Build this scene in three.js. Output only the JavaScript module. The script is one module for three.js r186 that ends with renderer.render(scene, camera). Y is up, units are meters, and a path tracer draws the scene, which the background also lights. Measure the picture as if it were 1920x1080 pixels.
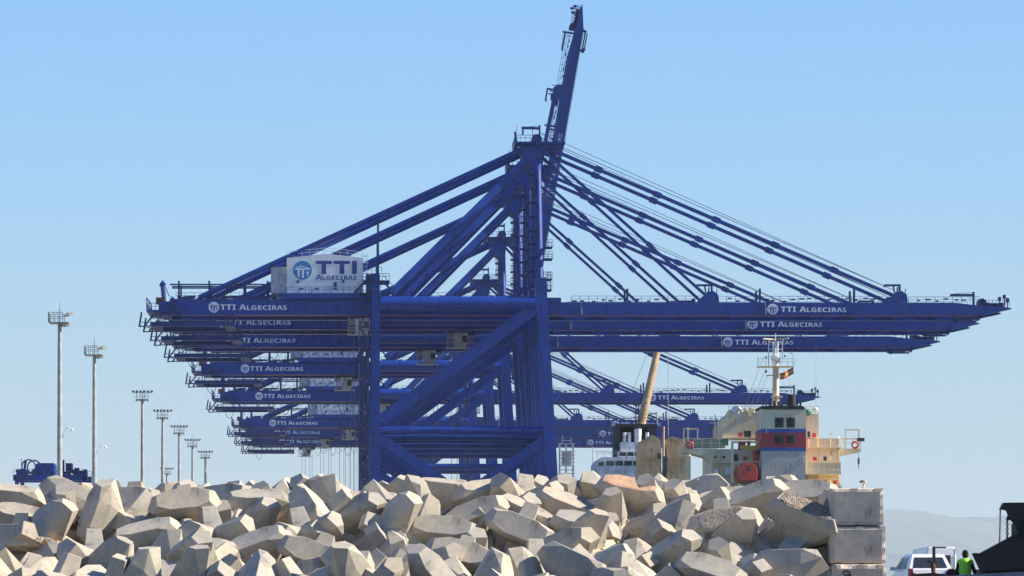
import * as THREE from 'three';
import { ConvexGeometry } from 'three/addons/geometries/ConvexGeometry.js';
import { TextGeometry } from 'three/addons/geometries/TextGeometry.js';
import { FontLoader } from 'three/addons/loaders/FontLoader.js';

// ------------------------------------------------------------------ camera, sky, sun, exposure
const scene = new THREE.Scene();
const FOCAL = 5460, VX = 687, VY = 1138, EYE = 2.0;          // focal length and the quay's vanishing point, in pixels of a 1920 x 1080 picture
const camera = new THREE.PerspectiveCamera(2 * Math.atan(540 / FOCAL) * 180 / Math.PI, 1920 / 1080, 1, 90000);
camera.position.set(0, EYE, 0);
camera.lookAt(0, EYE, -100);
camera.setViewOffset(1920, 1080, 960 - VX, 540 - VY, 1920, 1080);
camera.updateProjectionMatrix();

const renderer = new THREE.WebGLRenderer({ antialias: true });
renderer.toneMapping = THREE.LinearToneMapping;
const EXPOSURE = 2.0;
renderer.toneMappingExposure = EXPOSURE;
renderer.shadowMap.enabled = true;

{ // clear sky: pale at the horizon, deeper blue with height, the same all round
  const W = 64, H = 1024, d = new Float32Array(W * H * 4);
  const s2l = v => { v /= 255; return v <= 0.04045 ? v / 12.92 : ((v + 0.055) / 1.055) ** 2.4; };
  const stops = [[0, 198, 214, 212], [1.6, 195, 214, 214], [3, 186, 213, 222], [5, 174, 212, 235], [8, 155, 206, 248], [11.8, 136, 195, 253], [20, 104, 164, 240], [35, 76, 132, 214], [60, 52, 100, 184], [90, 44, 88, 168]];
  for (let y = 0; y < H; y++) {
    const el = Math.max(0, (y + 0.5) / H * 180 - 90);
    let k = 0; while (k < stops.length - 2 && el > stops[k + 1][0]) k++;
    const t = Math.min(1, (el - stops[k][0]) / (stops[k + 1][0] - stops[k][0]));
    for (let x = 0; x < W; x++) {
      const o = (y * W + x) * 4;
      for (let c = 0; c < 3; c++) d[o + c] = (s2l(stops[k][c + 1]) * (1 - t) + s2l(stops[k + 1][c + 1]) * t) * 0.99 / EXPOSURE;
      d[o + 3] = 1;
    }
  }
  const sky = new THREE.DataTexture(d, W, H, THREE.RGBAFormat, THREE.FloatType);
  sky.mapping = THREE.EquirectangularReflectionMapping; sky.magFilter = THREE.LinearFilter; sky.needsUpdate = true;
  scene.background = sky; scene.environment = sky;
}
const sun = new THREE.DirectionalLight(new THREE.Color(1, 0.91, 0.77), 5);
sun.position.set(79, 56, 3).multiplyScalar(10);
sun.castShadow = true;
Object.assign(sun.shadow.camera, { left: -300, right: 300, top: 300, bottom: -300, near: 1, far: 3000 });
sun.target.position.set(0, 0, -300); sun.position.add(sun.target.position);
scene.add(sun, sun.target);
scene.fog = new THREE.FogExp2(new THREE.Color(0.76, 0.91, 1.0), 0.00005);

// ------------------------------------------------------------------ helpers
let seed = 7;
const rnd = () => { seed = (seed * 1664525 + 1013904223) >>> 0; return seed / 4294967296; };
const rr = (a, b) => a + (b - a) * rnd();
const V = (x, y, z) => new THREE.Vector3(x, y, z);
const at = (px, py, D) => V((px - VX) * D / FOCAL, EYE + (VY - py) * D / FOCAL, -D);

const NOISE = (() => { const p = new Float32Array(65536); let s = 99; for (let i = 0; i < 65536; i++) { s = (s * 1664525 + 1013904223) >>> 0; p[i] = s / 4294967296; } return p; })();
function vnoise(x, y, per) {          // tileable value noise
  const xi = Math.floor(x), yi = Math.floor(y), fx = x - xi, fy = y - yi;
  const h = (a, b) => NOISE[(((((a % per) + per) % per) * 157 + (((b % per) + per) % per) * 311 + per * 17) & 65535)];
  const u = fx * fx * (3 - 2 * fx), v = fy * fy * (3 - 2 * fy);
  return (h(xi, yi) * (1 - u) + h(xi + 1, yi) * u) * (1 - v) + (h(xi, yi + 1) * (1 - u) + h(xi + 1, yi + 1) * u) * v;
}
function fbm(u, v, base, oct) { let s = 0, a = 0.5, n = 0; for (let i = 0; i < oct; i++) { const p = base << i; s += a * vnoise(u * p, v * p, p); n += a; a *= 0.55; } return s / n; }
function dataTex(size, fn, srgb = true) {
  const d = new Uint8Array(size * size * 4);
  for (let y = 0; y < size; y++) for (let x = 0; x < size; x++) {
    const c = fn(x / size, y / size), o = (y * size + x) * 4;
    for (let k = 0; k < 3; k++) d[o + k] = Math.max(0, Math.min(255, c[k] * 255)); d[o + 3] = 255;
  }
  const t = new THREE.DataTexture(d, size, size); t.wrapS = t.wrapT = THREE.RepeatWrapping; t.magFilter = THREE.LinearFilter; t.minFilter = THREE.LinearMipmapLinearFilter;
  if (srgb) t.colorSpace = THREE.SRGBColorSpace; t.needsUpdate = true; return t;
}
const scaled = (t, s) => { const c = t.clone(); c.repeat.set(s, s); c.needsUpdate = true; return c; };
function mat(rgb, rough = 0.7, extra = {}) {
  const m = new THREE.MeshStandardMaterial({ roughness: rough, side: THREE.DoubleSide, ...extra });
  m.color.setRGB(...rgb); return m;
}

// geometry in metres; join() bakes box-projected uv in metres
function box(w, h, d, x = 0, y = 0, z = 0, rx = 0, ry = 0, rz = 0) {
  const g = new THREE.BoxGeometry(w, h, d);
  if (rx || ry || rz) g.applyMatrix4(new THREE.Matrix4().makeRotationFromEuler(new THREE.Euler(rx, ry, rz)));
  return g.translate(x, y, z);
}
const bb = (x0, y0, z0, x1, y1, z1) => box(x1 - x0, y1 - y0, z1 - z0, (x0 + x1) / 2, (y0 + y1) / 2, (z0 + z1) / 2);
function along(g, p, q) {              // a geometry built along +y from -0.5..0.5 stretched from p to q
  const d = q.clone().sub(p), L = d.length();
  const up = d.clone().normalize(), ref = Math.abs(up.z) > 0.95 ? V(1, 0, 0) : V(0, 0, 1);
  const xa = new THREE.Vector3().crossVectors(up, ref).normalize(), za = new THREE.Vector3().crossVectors(xa, up);
  const m = new THREE.Matrix4().makeBasis(xa, up.clone().multiplyScalar(L), za).setPosition(p.clone().add(q).multiplyScalar(0.5));
  return g.applyMatrix4(m);
}
const bar = (p, q, w, d = w) => along(new THREE.BoxGeometry(w, 1, d), p, q);
const rod = (p, q, r, seg = 8, r2 = r) => along(new THREE.CylinderGeometry(r2, r, 1, seg, 1), p, q);
const pipe = (pts, r, seg = 5, n = 16) => new THREE.TubeGeometry(new THREE.CatmullRomCurve3(pts), n, r, seg, false);
function prism(poly, z0, z1) {         // polygon [[x, y]...] between two z
  const s = new THREE.Shape(poly.map(p => new THREE.Vector2(p[0], p[1])));
  return new THREE.ExtrudeGeometry(s, { depth: z1 - z0, bevelEnabled: false }).translate(0, 0, z0);
}
function join(list) {
  let n = 0; const gs = list.map(g => { const k = g.index ? g.toNonIndexed() : g; if (!k.attributes.normal) k.computeVertexNormals(); n += k.attributes.position.count; return k; });
  const P = new Float32Array(n * 3), N = new Float32Array(n * 3), U = new Float32Array(n * 2); let o = 0;
  for (const g of gs) { P.set(g.attributes.position.array, o * 3); N.set(g.attributes.normal.array, o * 3); o += g.attributes.position.count; }
  const a = V(0, 0, 0), b = V(0, 0, 0), c = V(0, 0, 0);
  for (let i = 0; i < n; i += 3) {
    a.fromArray(P, i * 3); b.fromArray(P, i * 3 + 3); c.fromArray(P, i * 3 + 6);
    const f = b.clone().sub(a).cross(c.clone().sub(a)), ax = Math.abs(f.x), ay = Math.abs(f.y), az = Math.abs(f.z);
    [a, b, c].forEach((p, k) => { const j = (i + k) * 2; if (az >= ax && az >= ay) { U[j] = p.x; U[j + 1] = p.y; } else if (ax >= ay) { U[j] = p.z; U[j + 1] = p.y; } else { U[j] = p.x; U[j + 1] = p.z; } });
  }
  const r = new THREE.BufferGeometry();
  r.setAttribute('position', new THREE.BufferAttribute(P, 3)); r.setAttribute('normal', new THREE.BufferAttribute(N, 3)); r.setAttribute('uv', new THREE.BufferAttribute(U, 2));
  return r;
}
const used = {};
const numbered = n => { used[n] = (used[n] ?? -1) + 1; return used[n] ? `${n}_${String(used[n]).padStart(3, '0')}` : n; };
function part(name, geos, material, parent) {
  const m = new THREE.Mesh(Array.isArray(geos) ? join(geos) : geos, material);
  m.name = name; m.castShadow = m.receiveShadow = true; parent.add(m); return m;
}
function each(name, list, m, parent) { return list.map(g => part(name, Array.isArray(g) ? g : [g], m, parent)); }
function tag(o, label, category, group) { Object.assign(o.userData, { label, category }); if (group) o.userData.group = group; return o; }
function thing(name, label, category, pos = [0, 0, 0], group) {
  const o = new THREE.Group(); o.name = numbered(name); o.position.set(...pos); scene.add(o); return tag(o, label, category, group);
}
function single(name, geos, material, label, category, group) { const m = part(numbered(name), geos, material, scene); return tag(m, label, category, group); }
function struct(name, geos, material) { const m = part(name, geos, material, scene); m.userData.kind = 'structure'; return m; }
function railing(x0, x1, y, z, h = 1.1, step = 1.6, t = 0.07) {
  const g = [box(x1 - x0, t, t, (x0 + x1) / 2, y + h, z), box(x1 - x0, t * 0.8, t * 0.8, (x0 + x1) / 2, y + h * 0.55, z)];
  const n = Math.max(1, Math.round((x1 - x0) / step));
  for (let i = 0; i <= n; i++) g.push(box(t, h, t, x0 + (x1 - x0) * i / n, y + h / 2, z));
  return g;
}
function railingZ(z0, z1, x, y, h = 1.1, step = 1.6, t = 0.07) {
  const g = [box(t, t, z1 - z0, x, y + h, (z0 + z1) / 2), box(t * 0.8, t * 0.8, z1 - z0, x, y + h * 0.55, (z0 + z1) / 2)];
  const n = Math.max(1, Math.round((z1 - z0) / step));
  for (let i = 0; i <= n; i++) g.push(box(t, h, t, x, y + h / 2, z0 + (z1 - z0) * i / n));
  return g;
}
function ladder(x, y0, y1, z, w = 0.5, cage = true) {
  const g = [box(0.08, y1 - y0, 0.08, x - w / 2, (y0 + y1) / 2, z), box(0.08, y1 - y0, 0.08, x + w / 2, (y0 + y1) / 2, z)];
  for (let y = y0 + 0.4; y < y1; y += 0.6) g.push(box(w, 0.06, 0.06, x, y, z));
  if (cage) for (let y = y0 + 2.2; y < y1; y += 1.2) g.push(box(w + 0.5, 0.09, 0.09, x, y, z + 0.7), box(0.09, 0.09, 0.7, x - w / 2 - 0.25, y, z + 0.35), box(0.09, 0.09, 0.7, x + w / 2 + 0.25, y, z + 0.35));
  return g;
}
const font = await new FontLoader().loadAsync('fonts/droid/droid_sans_bold.typeface.json');
function words(pieces, x0, x1, y, z) { // [[text, cap height, lift]...] laid out in a row and stretched to x0..x1
  const gs = []; let x = 0;
  for (const [t, size, gap] of pieces) {
    const g = new TextGeometry(t, { font, size, depth: 0.03, curveSegments: 3, bevelEnabled: false });
    g.computeBoundingBox(); g.translate(x - g.boundingBox.min.x, 0, 0); x += g.boundingBox.max.x - g.boundingBox.min.x + gap; gs.push(g);
  }
  const s = (x1 - x0) / (x - pieces[pieces.length - 1][2]);
  return gs.map(g => g.scale(s, 1, 1).translate(x0, y, z));
}
const disc = (r, x, y, z, t = 0.04, seg = 28) => new THREE.CylinderGeometry(r, r, t, seg).rotateX(Math.PI / 2).translate(x, y, z);
function craneGlyph(r, x, y, z) {      // little gantry crane inside the round badge
  const q = (a, b, c, d) => box((c - a) * r, (d - b) * r, 0.03, x + (a + c) / 2 * r, y + (b + d) / 2 * r, z);
  return [q(-0.75, 0.05, 0.8, 0.2), q(-0.5, -0.7, -0.3, 0.05), q(-0.06, -0.82, 0.16, 0.05), q(0.38, -0.28, 0.7, -0.16), q(0.48, -0.62, 0.6, -0.28), q(-0.26, 0.2, -0.2, 0.5),
    prism([[x - 0.7 * r, y + 0.18 * r], [x - 0.23 * r, y + 0.44 * r], [x - 0.23 * r, y + 0.52 * r], [x - 0.78 * r, y + 0.22 * r]], z - 0.015, z + 0.015),
    prism([[x + 0.78 * r, y + 0.2 * r], [x - 0.23 * r, y + 0.52 * r], [x - 0.23 * r, y + 0.44 * r], [x + 0.6 * r, y + 0.18 * r]], z - 0.0151, z + 0.0151)];
}

// ------------------------------------------------------------------ materials
const concreteTex = dataTex(512, (u, v) => {
  const a = fbm(u, v, 4, 6), b = fbm(u + 0.37, v + 0.11, 24, 4), st = fbm(u * 1, v * 0.25 + 0.2, 16, 4), f = vnoise(u * 256, v * 256, 256);
  const hole = vnoise(u * 128 + 3, v * 128, 128) > 0.965 ? 0.72 : 1;
  let k = 0.92 + 0.12 * (a - 0.5) * 2 + 0.10 * (b - 0.5) + 0.06 * (f - 0.5); k *= hole; if (st > 0.62) k *= 1 - (st - 0.62) * 0.9;
  const w = (b - 0.5) * 0.06 + (a - 0.5) * 0.05; return [k * (1 + w), k, k * (1 - w * 1.4)];
});
const concreteBump = dataTex(512, (u, v) => { const f = fbm(u, v, 32, 4), g = vnoise(u * 128 + 3, v * 128, 128) > 0.965 ? 0.3 : 1; const k = (0.4 + 0.6 * f) * g; return [k, k, k]; }, false);
const gravelTex = dataTex(512, (u, v) => { const p = vnoise(u * 64, v * 64, 64), q = vnoise(u * 160, v * 160, 160), a = fbm(u, v, 6, 3); const k = 0.74 + 0.40 * (p - 0.5) + 0.36 * (q - 0.5) + 0.3 * (a - 0.5); return [k * 1.03, k, k * 0.95]; });
const gravelBump = dataTex(512, (u, v) => { const p = vnoise(u * 64, v * 64, 64), q = vnoise(u * 160, v * 160, 160); const k = 0.6 * p + 0.4 * q; return [k, k, k]; }, false);
const paintTex = dataTex(512, (u, v) => {
  const a = fbm(u, v, 4, 5), st = fbm(u, v * 0.12, 48, 3); let k = 0.93 + 0.3 * (a - 0.5); if (st > 0.56) k *= 1 - (st - 0.56) * 1.1; return [k, k, k];
});
const M = {};
const paint8 = scaled(paintTex, 1 / 9), paint4 = scaled(paintTex, 1 / 5);
M.blue = mat([0.003, 0.042, 0.300], 0.42, { map: paint8 });
M.steelBlue = mat([0.008, 0.024, 0.150], 0.55);
M.cable = mat([0.02, 0.03, 0.10], 0.6);
const cleanTex = scaled(dataTex(256, (u, v) => { const a = fbm(u, v, 4, 4), st = fbm(u, v * 0.12, 32, 3); let k = 0.97 + 0.05 * (a - 0.5); if (st > 0.62) k *= 1 - (st - 0.62) * 0.35; return [k, k, k]; }), 1 / 6);
M.white = mat([0.82, 0.82, 0.81], 0.5, { map: cleanTex });
const rustTex = scaled(dataTex(512, (u, v) => { const a = fbm(u, v, 4, 4), st = fbm(u, v * 0.06 + 0.3, 64, 3), gate = fbm(u + 0.2, v + 0.5, 6, 3); const k = 0.96 + 0.06 * (a - 0.5), q = Math.max(0, st - 0.60) * Math.max(0, gate - 0.42) * 14; return [k * (1 - q * 0.28), k * (1 - q * 0.5), k * (1 - q * 0.75)]; }), 1 / 7);
M.letter = mat([0.78, 0.78, 0.80], 0.6);
M.letterBlue = mat([0.035, 0.045, 0.26], 0.6);
M.badge = mat([0.04, 0.22, 0.50], 0.6);
M.greyWall = mat([0.50, 0.50, 0.56], 0.6, { map: paint4 });
M.cab = mat([0.62, 0.56, 0.46], 0.6, { map: paint4 });
M.glass = mat([0.03, 0.04, 0.05], 0.08);
M.darkSteel = mat([0.05, 0.05, 0.06], 0.6);
M.orange = mat([0.5, 0.13, 0.03], 0.6);
M.rust = mat([0.24, 0.085, 0.03], 0.9);
M.galv = mat([0.45, 0.44, 0.43], 0.5, { map: paint4 });
M.cream = mat([0.83, 0.69, 0.47], 0.6, { map: rustTex });
M.creamTrim = mat([0.80, 0.65, 0.38], 0.55);
M.tan = mat([0.66, 0.46, 0.25], 0.65, { map: paint4 });
M.shipGrey = mat([0.56, 0.50, 0.43], 0.6, { map: rustTex });
M.red = mat([0.42, 0.035, 0.04], 0.5);
M.band = mat([0.05, 0.10, 0.33], 0.5);
M.black = mat([0.012, 0.012, 0.014], 0.6);
M.boat = mat([0.60, 0.06, 0.03], 0.45);
M.shipWhite = mat([0.72, 0.73, 0.76], 0.5, { map: paint4 });
M.hull = mat([0.04, 0.05, 0.08], 0.5);
M.green = mat([0.05, 0.22, 0.12], 0.6);
M.yellow = mat([0.62, 0.42, 0.06], 0.6);
const cMap = scaled(concreteTex, 1 / 2.6), cBump = scaled(concreteBump, 1 / 1.3);
const conc = c => mat(c, 0.92, { map: cMap, bumpMap: cBump, bumpScale: 0.006 });
M.conc = [conc([0.52, 0.465, 0.375]), conc([0.46, 0.42, 0.355]), conc([0.51, 0.44, 0.34]), conc([0.42, 0.38, 0.315]), conc([0.49, 0.425, 0.335])];
M.cube = mat([0.60, 0.51, 0.42], 0.93, { map: scaled(concreteTex, 1 / 2.1), bumpMap: cBump, bumpScale: 0.004 });
M.gravel = mat([0.55, 0.47, 0.40], 0.95, { map: scaled(gravelTex, 1 / 1.6), bumpMap: scaled(gravelBump, 1 / 1.6), bumpScale: 0.05 });
M.orangeRough = mat([0.62, 0.39, 0.24], 0.95, { map: cMap, bumpMap: scaled(gravelBump, 1 / 1.2), bumpScale: 0.01 });
M.tanRough = mat([0.44, 0.36, 0.28], 0.95, { map: cMap, bumpMap: scaled(gravelBump, 1 / 2.2), bumpScale: 0.006 });

// ------------------------------------------------------------------ the setting
const QUAY = 7;                        // quay level above the water
{
  const g = new THREE.PlaneGeometry(60000, 60000).rotateX(-Math.PI / 2).translate(0, 0, -12000);
  struct('water', g, mat([0.03, 0.06, 0.08], 0.12));
  // shore on which the breakwater stands
  const gg = new THREE.PlaneGeometry(260, 220, 60, 60).rotateX(-Math.PI / 2).translate(20, 0, -80);
  const p = gg.attributes.position;
  for (let i = 0; i < p.count; i++) {
    const z = -p.getZ(i); let y = 0.35 + 2.1 * THREE.MathUtils.smoothstep(z, 45, 78);
    y -= 4 * THREE.MathUtils.smoothstep(z, 150, 180); y += 0.12 * (vnoise(p.getX(i) * 0.2, z * 0.2, 64) - 0.5);
    p.setY(i, y);
  }
  gg.computeVertexNormals();
  struct('ground', [gg], mat([0.10, 0.088, 0.072], 0.95, { map: scaled(gravelTex, 1 / 3) }));
  struct('quay', [bb(-320, -2, -1300, 37, QUAY, -430)], mat([0.32, 0.30, 0.27], 0.9, { map: scaled(concreteTex, 1 / 9) }));
  // hills across the bay
  const ridge = [[-9000, 1010], [300, 1005], [1200, 985], [1560, 958], [1640, 956], [1665, 960], [1682, 964], [1700, 972], [1725, 977], [1760, 977], [1788, 970], [1806, 972], [1830, 976], [1856, 973], [1876, 966], [1920, 963], [2200, 950], [3200, 985], [9000, 1010]];
  const D1 = 26000, D0 = 14000, nx = 260, nz = 16;
  const hg = new THREE.PlaneGeometry(1, 1, nx, nz), hp = hg.attributes.position;
  for (let j = 0; j <= nz; j++) for (let i = 0; i <= nx; i++) {
    const px = i < 40 ? -6000 + i * 170 : 800 + (i - 40) * 6.4 + Math.max(0, i - 220) * 60;
    let k = 0; while (k < ridge.length - 2 && px > ridge[k + 1][0]) k++;
    const t = (px - ridge[k][0]) / (ridge[k + 1][0] - ridge[k][0]), s = t * t * (3 - 2 * t), py = ridge[k][1] * (1 - s) + ridge[k + 1][1] * s;
    const top = EYE + (VY - py) * D1 / FOCAL, f = j / nz, D = D0 + (D1 - D0) * f;
    const y = top * (0.15 * f + 0.85 * f * f * (3 - 2 * f)) + (f > 0.05 && f < 0.95 ? (vnoise(i * 0.35, j * 0.6, 64) - 0.5) * 120 * f * (1 - f) : 0);
    hp.setXYZ(j * (nx + 1) + i, (px - VX) * D1 / FOCAL, j === 0 ? -1 : y, -D);
  }
  hg.computeVertexNormals();
  struct('hills', [hg], mat([0.13, 0.14, 0.10], 0.95));
}

// ------------------------------------------------------------------ ship-to-shore gantry cranes
const K = 10.5, CX = 702;
const lx = px => (px - CX) / K, ly = py => (VY - py) / K + EYE - QUAY;
const LP = (px, py, z) => V(lx(px), ly(py), z);
const GIRDER_Z = 4.4, FRAME_Z = 9.5;
function makeCrane(first) {
  const c = new THREE.Group();
  // legs, with bogies on the rail
  for (const s of [1, -1]) {
    const z = s * FRAME_Z;
    part('leg', [bar(V(lx(704), 1.6, z), LP(704, 519, z), 1.55, 1.7)], M.blue, c);
    const foot = V(lx(1010) + (ly(527) - 1.6) * 21 / 360, 1.6, z);
    part('leg', [bar(foot, LP(1010, 527, z), 2.05, 1.9)], M.blue, c);
    part('upper_tie', [rod(LP(713, 574, z), LP(1001, 574, z), 1.28, 20), ], M.blue, c);
    part('portal_beam', [rod(LP(713, 810, z), LP(1018, 810, z), 0.72, 18)], M.blue, c);
    if (s > 0) part('diagonal_brace', [bar(LP(716, 790, z), LP(1003, 580, z), 2.05, 1.5)], M.blue, c);
    part('lower_brace', [bar(LP(714, 824, z), LP(868, 932, z), 1.65, 1.3)], M.blue, c);
    part('lower_brace', [bar(LP(1022, 824, z), LP(868, 932, z), 1.65, 1.3)], M.blue, c);
    part('lower_beam', [rod(LP(713, 938, z), LP(1024, 938, z), 0.9, 16)], M.blue, c);
  }
  for (const [x, fx] of [[lx(704), 0], [V(lx(1010) + (ly(527) - 1.6) * 21 / 360, 0, 0).x, 1]]) {
    part('sill_beam', [bb(x - 1.1, 1.2, -FRAME_Z + 1.1, x + 1.1, 3.0, FRAME_Z - 1.1)], M.blue, c);
    for (const s of [1, -1]) {
      const g = [bb(x - 0.9, 0.5, s * FRAME_Z - 3.4, x + 0.9, 1.6, s * FRAME_Z + 3.4)];
      for (let k = -3; k <= 3; k += 2) g.push(new THREE.CylinderGeometry(0.35, 0.35, 0.4, 14).rotateZ(Math.PI / 2).translate(x, 0.35, s * FRAME_Z + k));
      part('bogie', g, M.steelBlue, c);
    }
    // cross ties along the quay
    part('cross_tie', [bb(x - 0.7, ly(566), -FRAME_Z + 0.8, x + 0.7, ly(548), FRAME_Z - 0.8)].map(g => fx ? g.translate(lx(1012) - x, 0, 0) : g), M.blue, c);
    part('cross_tie', [rod(V(fx ? lx(1026) : x, ly(816), -FRAME_Z + 0.8), V(fx ? lx(1026) : x, ly(816), FRAME_Z - 0.8), 0.8, 14)], M.blue, c);
  }
  // main girder (two boxes with ties)
  const gx0 = lx(318), gx1 = lx(1012), gt = ly(562), gb = ly(589);
  const gir = part('girder', [], M.blue, c);
  { const g = []; for (const s of [1, -1]) g.push(bb(gx0, gb, s * GIRDER_Z - 0.75, gx1, gt, s * GIRDER_Z + 0.75), bb(gx0, gb - 0.16, s * GIRDER_Z - 0.95, gx1, gb - 0.002, s * GIRDER_Z + 0.95), bb(gx0, gt + 0.002, s * GIRDER_Z - 0.9, gx1, gt + 0.12, s * GIRDER_Z + 0.9));
    for (let x = gx0 + 1; x < gx1; x += 9) g.push(bb(x, gb + 0.6, -GIRDER_Z + 0.75, x + 0.8, gt - 0.4, GIRDER_Z - 0.75));
    gir.geometry = join(g); }
  const nz = GIRDER_Z + 0.76;
  part('badge', [disc(0.97, lx(401), ly(576), nz)], M.letter, gir);
  part('badge_drawing', craneGlyph(0.97, lx(401), ly(576), nz + 0.035), M.blue, gir);
  part('lettering', words([['TTI', 0.98, 0.42], ['A', 0.98, 0.07], ['LGECIRAS', 0.80, 0]], lx(413), lx(538), ly(581), nz), M.letter, gir);
  part('trolley_rail', [bb(gx0 + 2, gb - 0.42, nz + 0.1, lx(996), gb - 0.28, nz + 0.22)], M.rust, gir);
  each('walkway_railing', [railing(lx(330), lx(500), gt + 0.12, GIRDER_Z + 0.9), railing(lx(722), lx(985), gt + 0.12, GIRDER_Z + 0.9), railing(lx(330), lx(985), gt + 0.12, -GIRDER_Z - 0.9)], M.steelBlue, gir);
  { const g = []; for (let i = 0; i < 26; i++) g.push(box(rr(0.5, 1.3), rr(0.25, 0.7), 0.5, lx(335 + i * 7.2 + rr(-2, 2)), gt + rr(0.3, 0.6), GIRDER_Z + rr(-0.6, 0.4)));
    for (let i = 0; i < 20; i++) g.push(box(rr(0.6, 1.6), rr(0.3, 0.8), 0.6, lx(730 + i * 12 + rr(-3, 3)), gt + rr(0.3, 0.6), GIRDER_Z + rr(-0.6, 0.4)));
    part('deck_equipment', g, M.steelBlue, gir).userData.kind = 'stuff'; }
  // rear end of the girder
  const rear = part('rear_platform', [bb(lx(275), ly(585), -6, gx0, ly(582), 6), bb(lx(296), ly(583), -3.4, lx(322), ly(563), 3.4), bb(lx(300), ly(590), -5, lx(318), ly(584), 5),
    ...[-5.8, 0, 5.8].map(z => bar(LP(278, 583, z), LP(275, 560, z), 0.16)), bar(LP(276, 560, -5.8), LP(276, 560, 5.8), 0.16)], M.blue, c);
  part('railing', [...railing(lx(275), gx0, ly(582), 5.9, 1.2, 0.9), ...railing(lx(275), gx0, ly(582), -5.9, 1.2, 0.9), ...railingZ(-5.9, 5.9, lx(276), ly(582), 1.2)], M.steelBlue, rear);
  part('hook_davit', [pipe([LP(305, 562, 2), LP(304, 545, 2), LP(303, 532, 2), LP(305, 527, 2), LP(300, 526, 2)], 0.42, 8, 14), bar(LP(300, 526, 2), LP(297, 533, 2), 0.25), bar(LP(308, 535, 2), LP(315, 552, 2), 0.14)], M.blue, rear);
  part('winch', [box(1.6, 1.1, 2, lx(299), ly(561), 2)], M.rust, rear);
  part('stair', [bar(LP(318, 566, 5.7), LP(352, 606, 5.7), 0.3, 0.9), bar(LP(320, 556, 6.1), LP(354, 596, 6.1), 0.08), bar(LP(320, 556, 5.3), LP(354, 596, 5.3), 0.08),
    ...[0, 1, 2, 3, 4].map(k => bar(LP(320 + k * 8, 566 + k * 9.6, 6.1), LP(320 + k * 8, 557 + k * 9.6, 6.1), 0.07))], M.steelBlue, rear);
  const mono = part('monorail_beam', [bb(lx(317), ly(532), 2.8, lx(510), ly(529.5), 3.1), bb(lx(321), ly(535.5), 2.7, lx(510), ly(533.5), 3.2), bb(lx(317), ly(532), -3.1, lx(510), ly(529.5), -2.8)], M.steelBlue, c);
  each('post', [334, 391, 457, 501].flatMap(x => [bar(LP(x, 562, 3), LP(x, 524, 3), 0.32), bar(LP(x, 562, -3), LP(x, 526, -3), 0.3)]), M.steelBlue, mono);
  // hanging lower catwalk at the rear
  const cat = part('service_catwalk', [bb(lx(282), ly(612), -5.6, lx(440), ly(604), -4.6), bb(lx(282), ly(612), 4.6, lx(440), ly(604), 5.6), bb(lx(282), ly(611), -4.6, lx(300), ly(609), 4.6), bb(lx(420), ly(611), -4.6, lx(440), ly(609), 4.6)], M.steelBlue, c);
  each('hanger', [300, 330, 360, 395, 425, 438].flatMap(x => [5.1, -5.1].map(z => bar(LP(x, 605, z), LP(x, 589, z), 0.16))), M.steelBlue, cat);
  each('end_frame', [5.1, -5.1].map(z => [bar(LP(261, 613, z), LP(265, 589, z), 0.3), bar(LP(264, 588, z), LP(266, 586, z), 0.35), bar(LP(261, 612, z), LP(284, 611, z), 0.2), bar(LP(263, 604, z), LP(284, 604, z), 0.1), bar(LP(272, 611, z), LP(287, 590, z), 0.26), bar(LP(272, 611, z), LP(272, 600, z), 0.1)]), M.steelBlue, cat);
  each('railing', [railing(lx(284), lx(430), ly(604), 5.5, 1.1, 1.5), railing(lx(284), lx(430), ly(604), -5.5, 1.1, 1.5)], M.steelBlue, cat);
  // festoon cable loops under the girder
  const loop = new THREE.TubeGeometry(new THREE.CatmullRomCurve3([V(-1.05, 0, 0), V(-0.8, -1.3, 0), V(0, -2.1, 0), V(0.8, -1.3, 0), V(1.05, 0, 0)]), 12, 0.06, 4);
  for (let i = 0; i < 12; i++) { const m = part('festoon_cable', loop, M.cable, c); m.position.set(lx(452 + i * 17 + (i % 3) * 3), gb - 0.4, 5.4); m.scale.set(0.75 + 0.25 * ((i * 7) % 4) / 3, 0.7 + 0.4 * ((i * 5) % 3), 1); }
  { const m = part('festoon_cable', loop, M.cable, c); m.position.set(lx(322), ly(612), 5.2); m.scale.set(1, 1.1, 1); }
  // machinery house
  const hx0 = lx(537.5), hx1 = lx(680), hb = ly(550), he = ly(483), hp = ly(475.5), hz = 4.6;
  const mid = (hx0 + hx1) / 2;
  const house = part('machinery_house', [prism([[hx0, hb], [hx1, hb], [hx1, he], [mid, hp], [hx0, he]], -hz, hz)], M.white, c);
  part('annex', [bb(lx(507.5), ly(549), -4, hx0 - 0.01, ly(499), 4)], M.greyWall, house);
  part('vent', [box(0.9, 1.3, 0.3, lx(533), ly(506), 4.16)], M.cab, house);
  part('badge', [disc(1.68, lx(567), ly(506), hz + 0.02, 0.05, 40)], M.badge, house);
  part('badge_drawing', craneGlyph(1.68, lx(567), ly(506), hz + 0.07), M.letter, house);
  { const T = 2.35, y0 = ly(513), g = []; const q = (a, b, y1, y2) => g.push(bb(lx(a), y1, hz, lx(b), y2, hz + 0.03));
    q(592, 622, y0 + T * 0.76, y0 + T); q(602.5, 611.5, y0, y0 + T * 0.76); q(625.5, 656, y0 + T * 0.76, y0 + T); q(636.5, 645.5, y0, y0 + T * 0.76); q(660, 669, y0, y0 + T);
    part('lettering', [...g, ...words([['A', 0.92, 0.06], ['LGECIRAS', 0.74, 0]], lx(592), lx(668.5), ly(524), hz)], M.letterBlue, house); }
  part('door', [box(0.55, 0.85, 0.05, lx(628.5), ly(533), hz + 0.03)], M.darkSteel, house);
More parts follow.
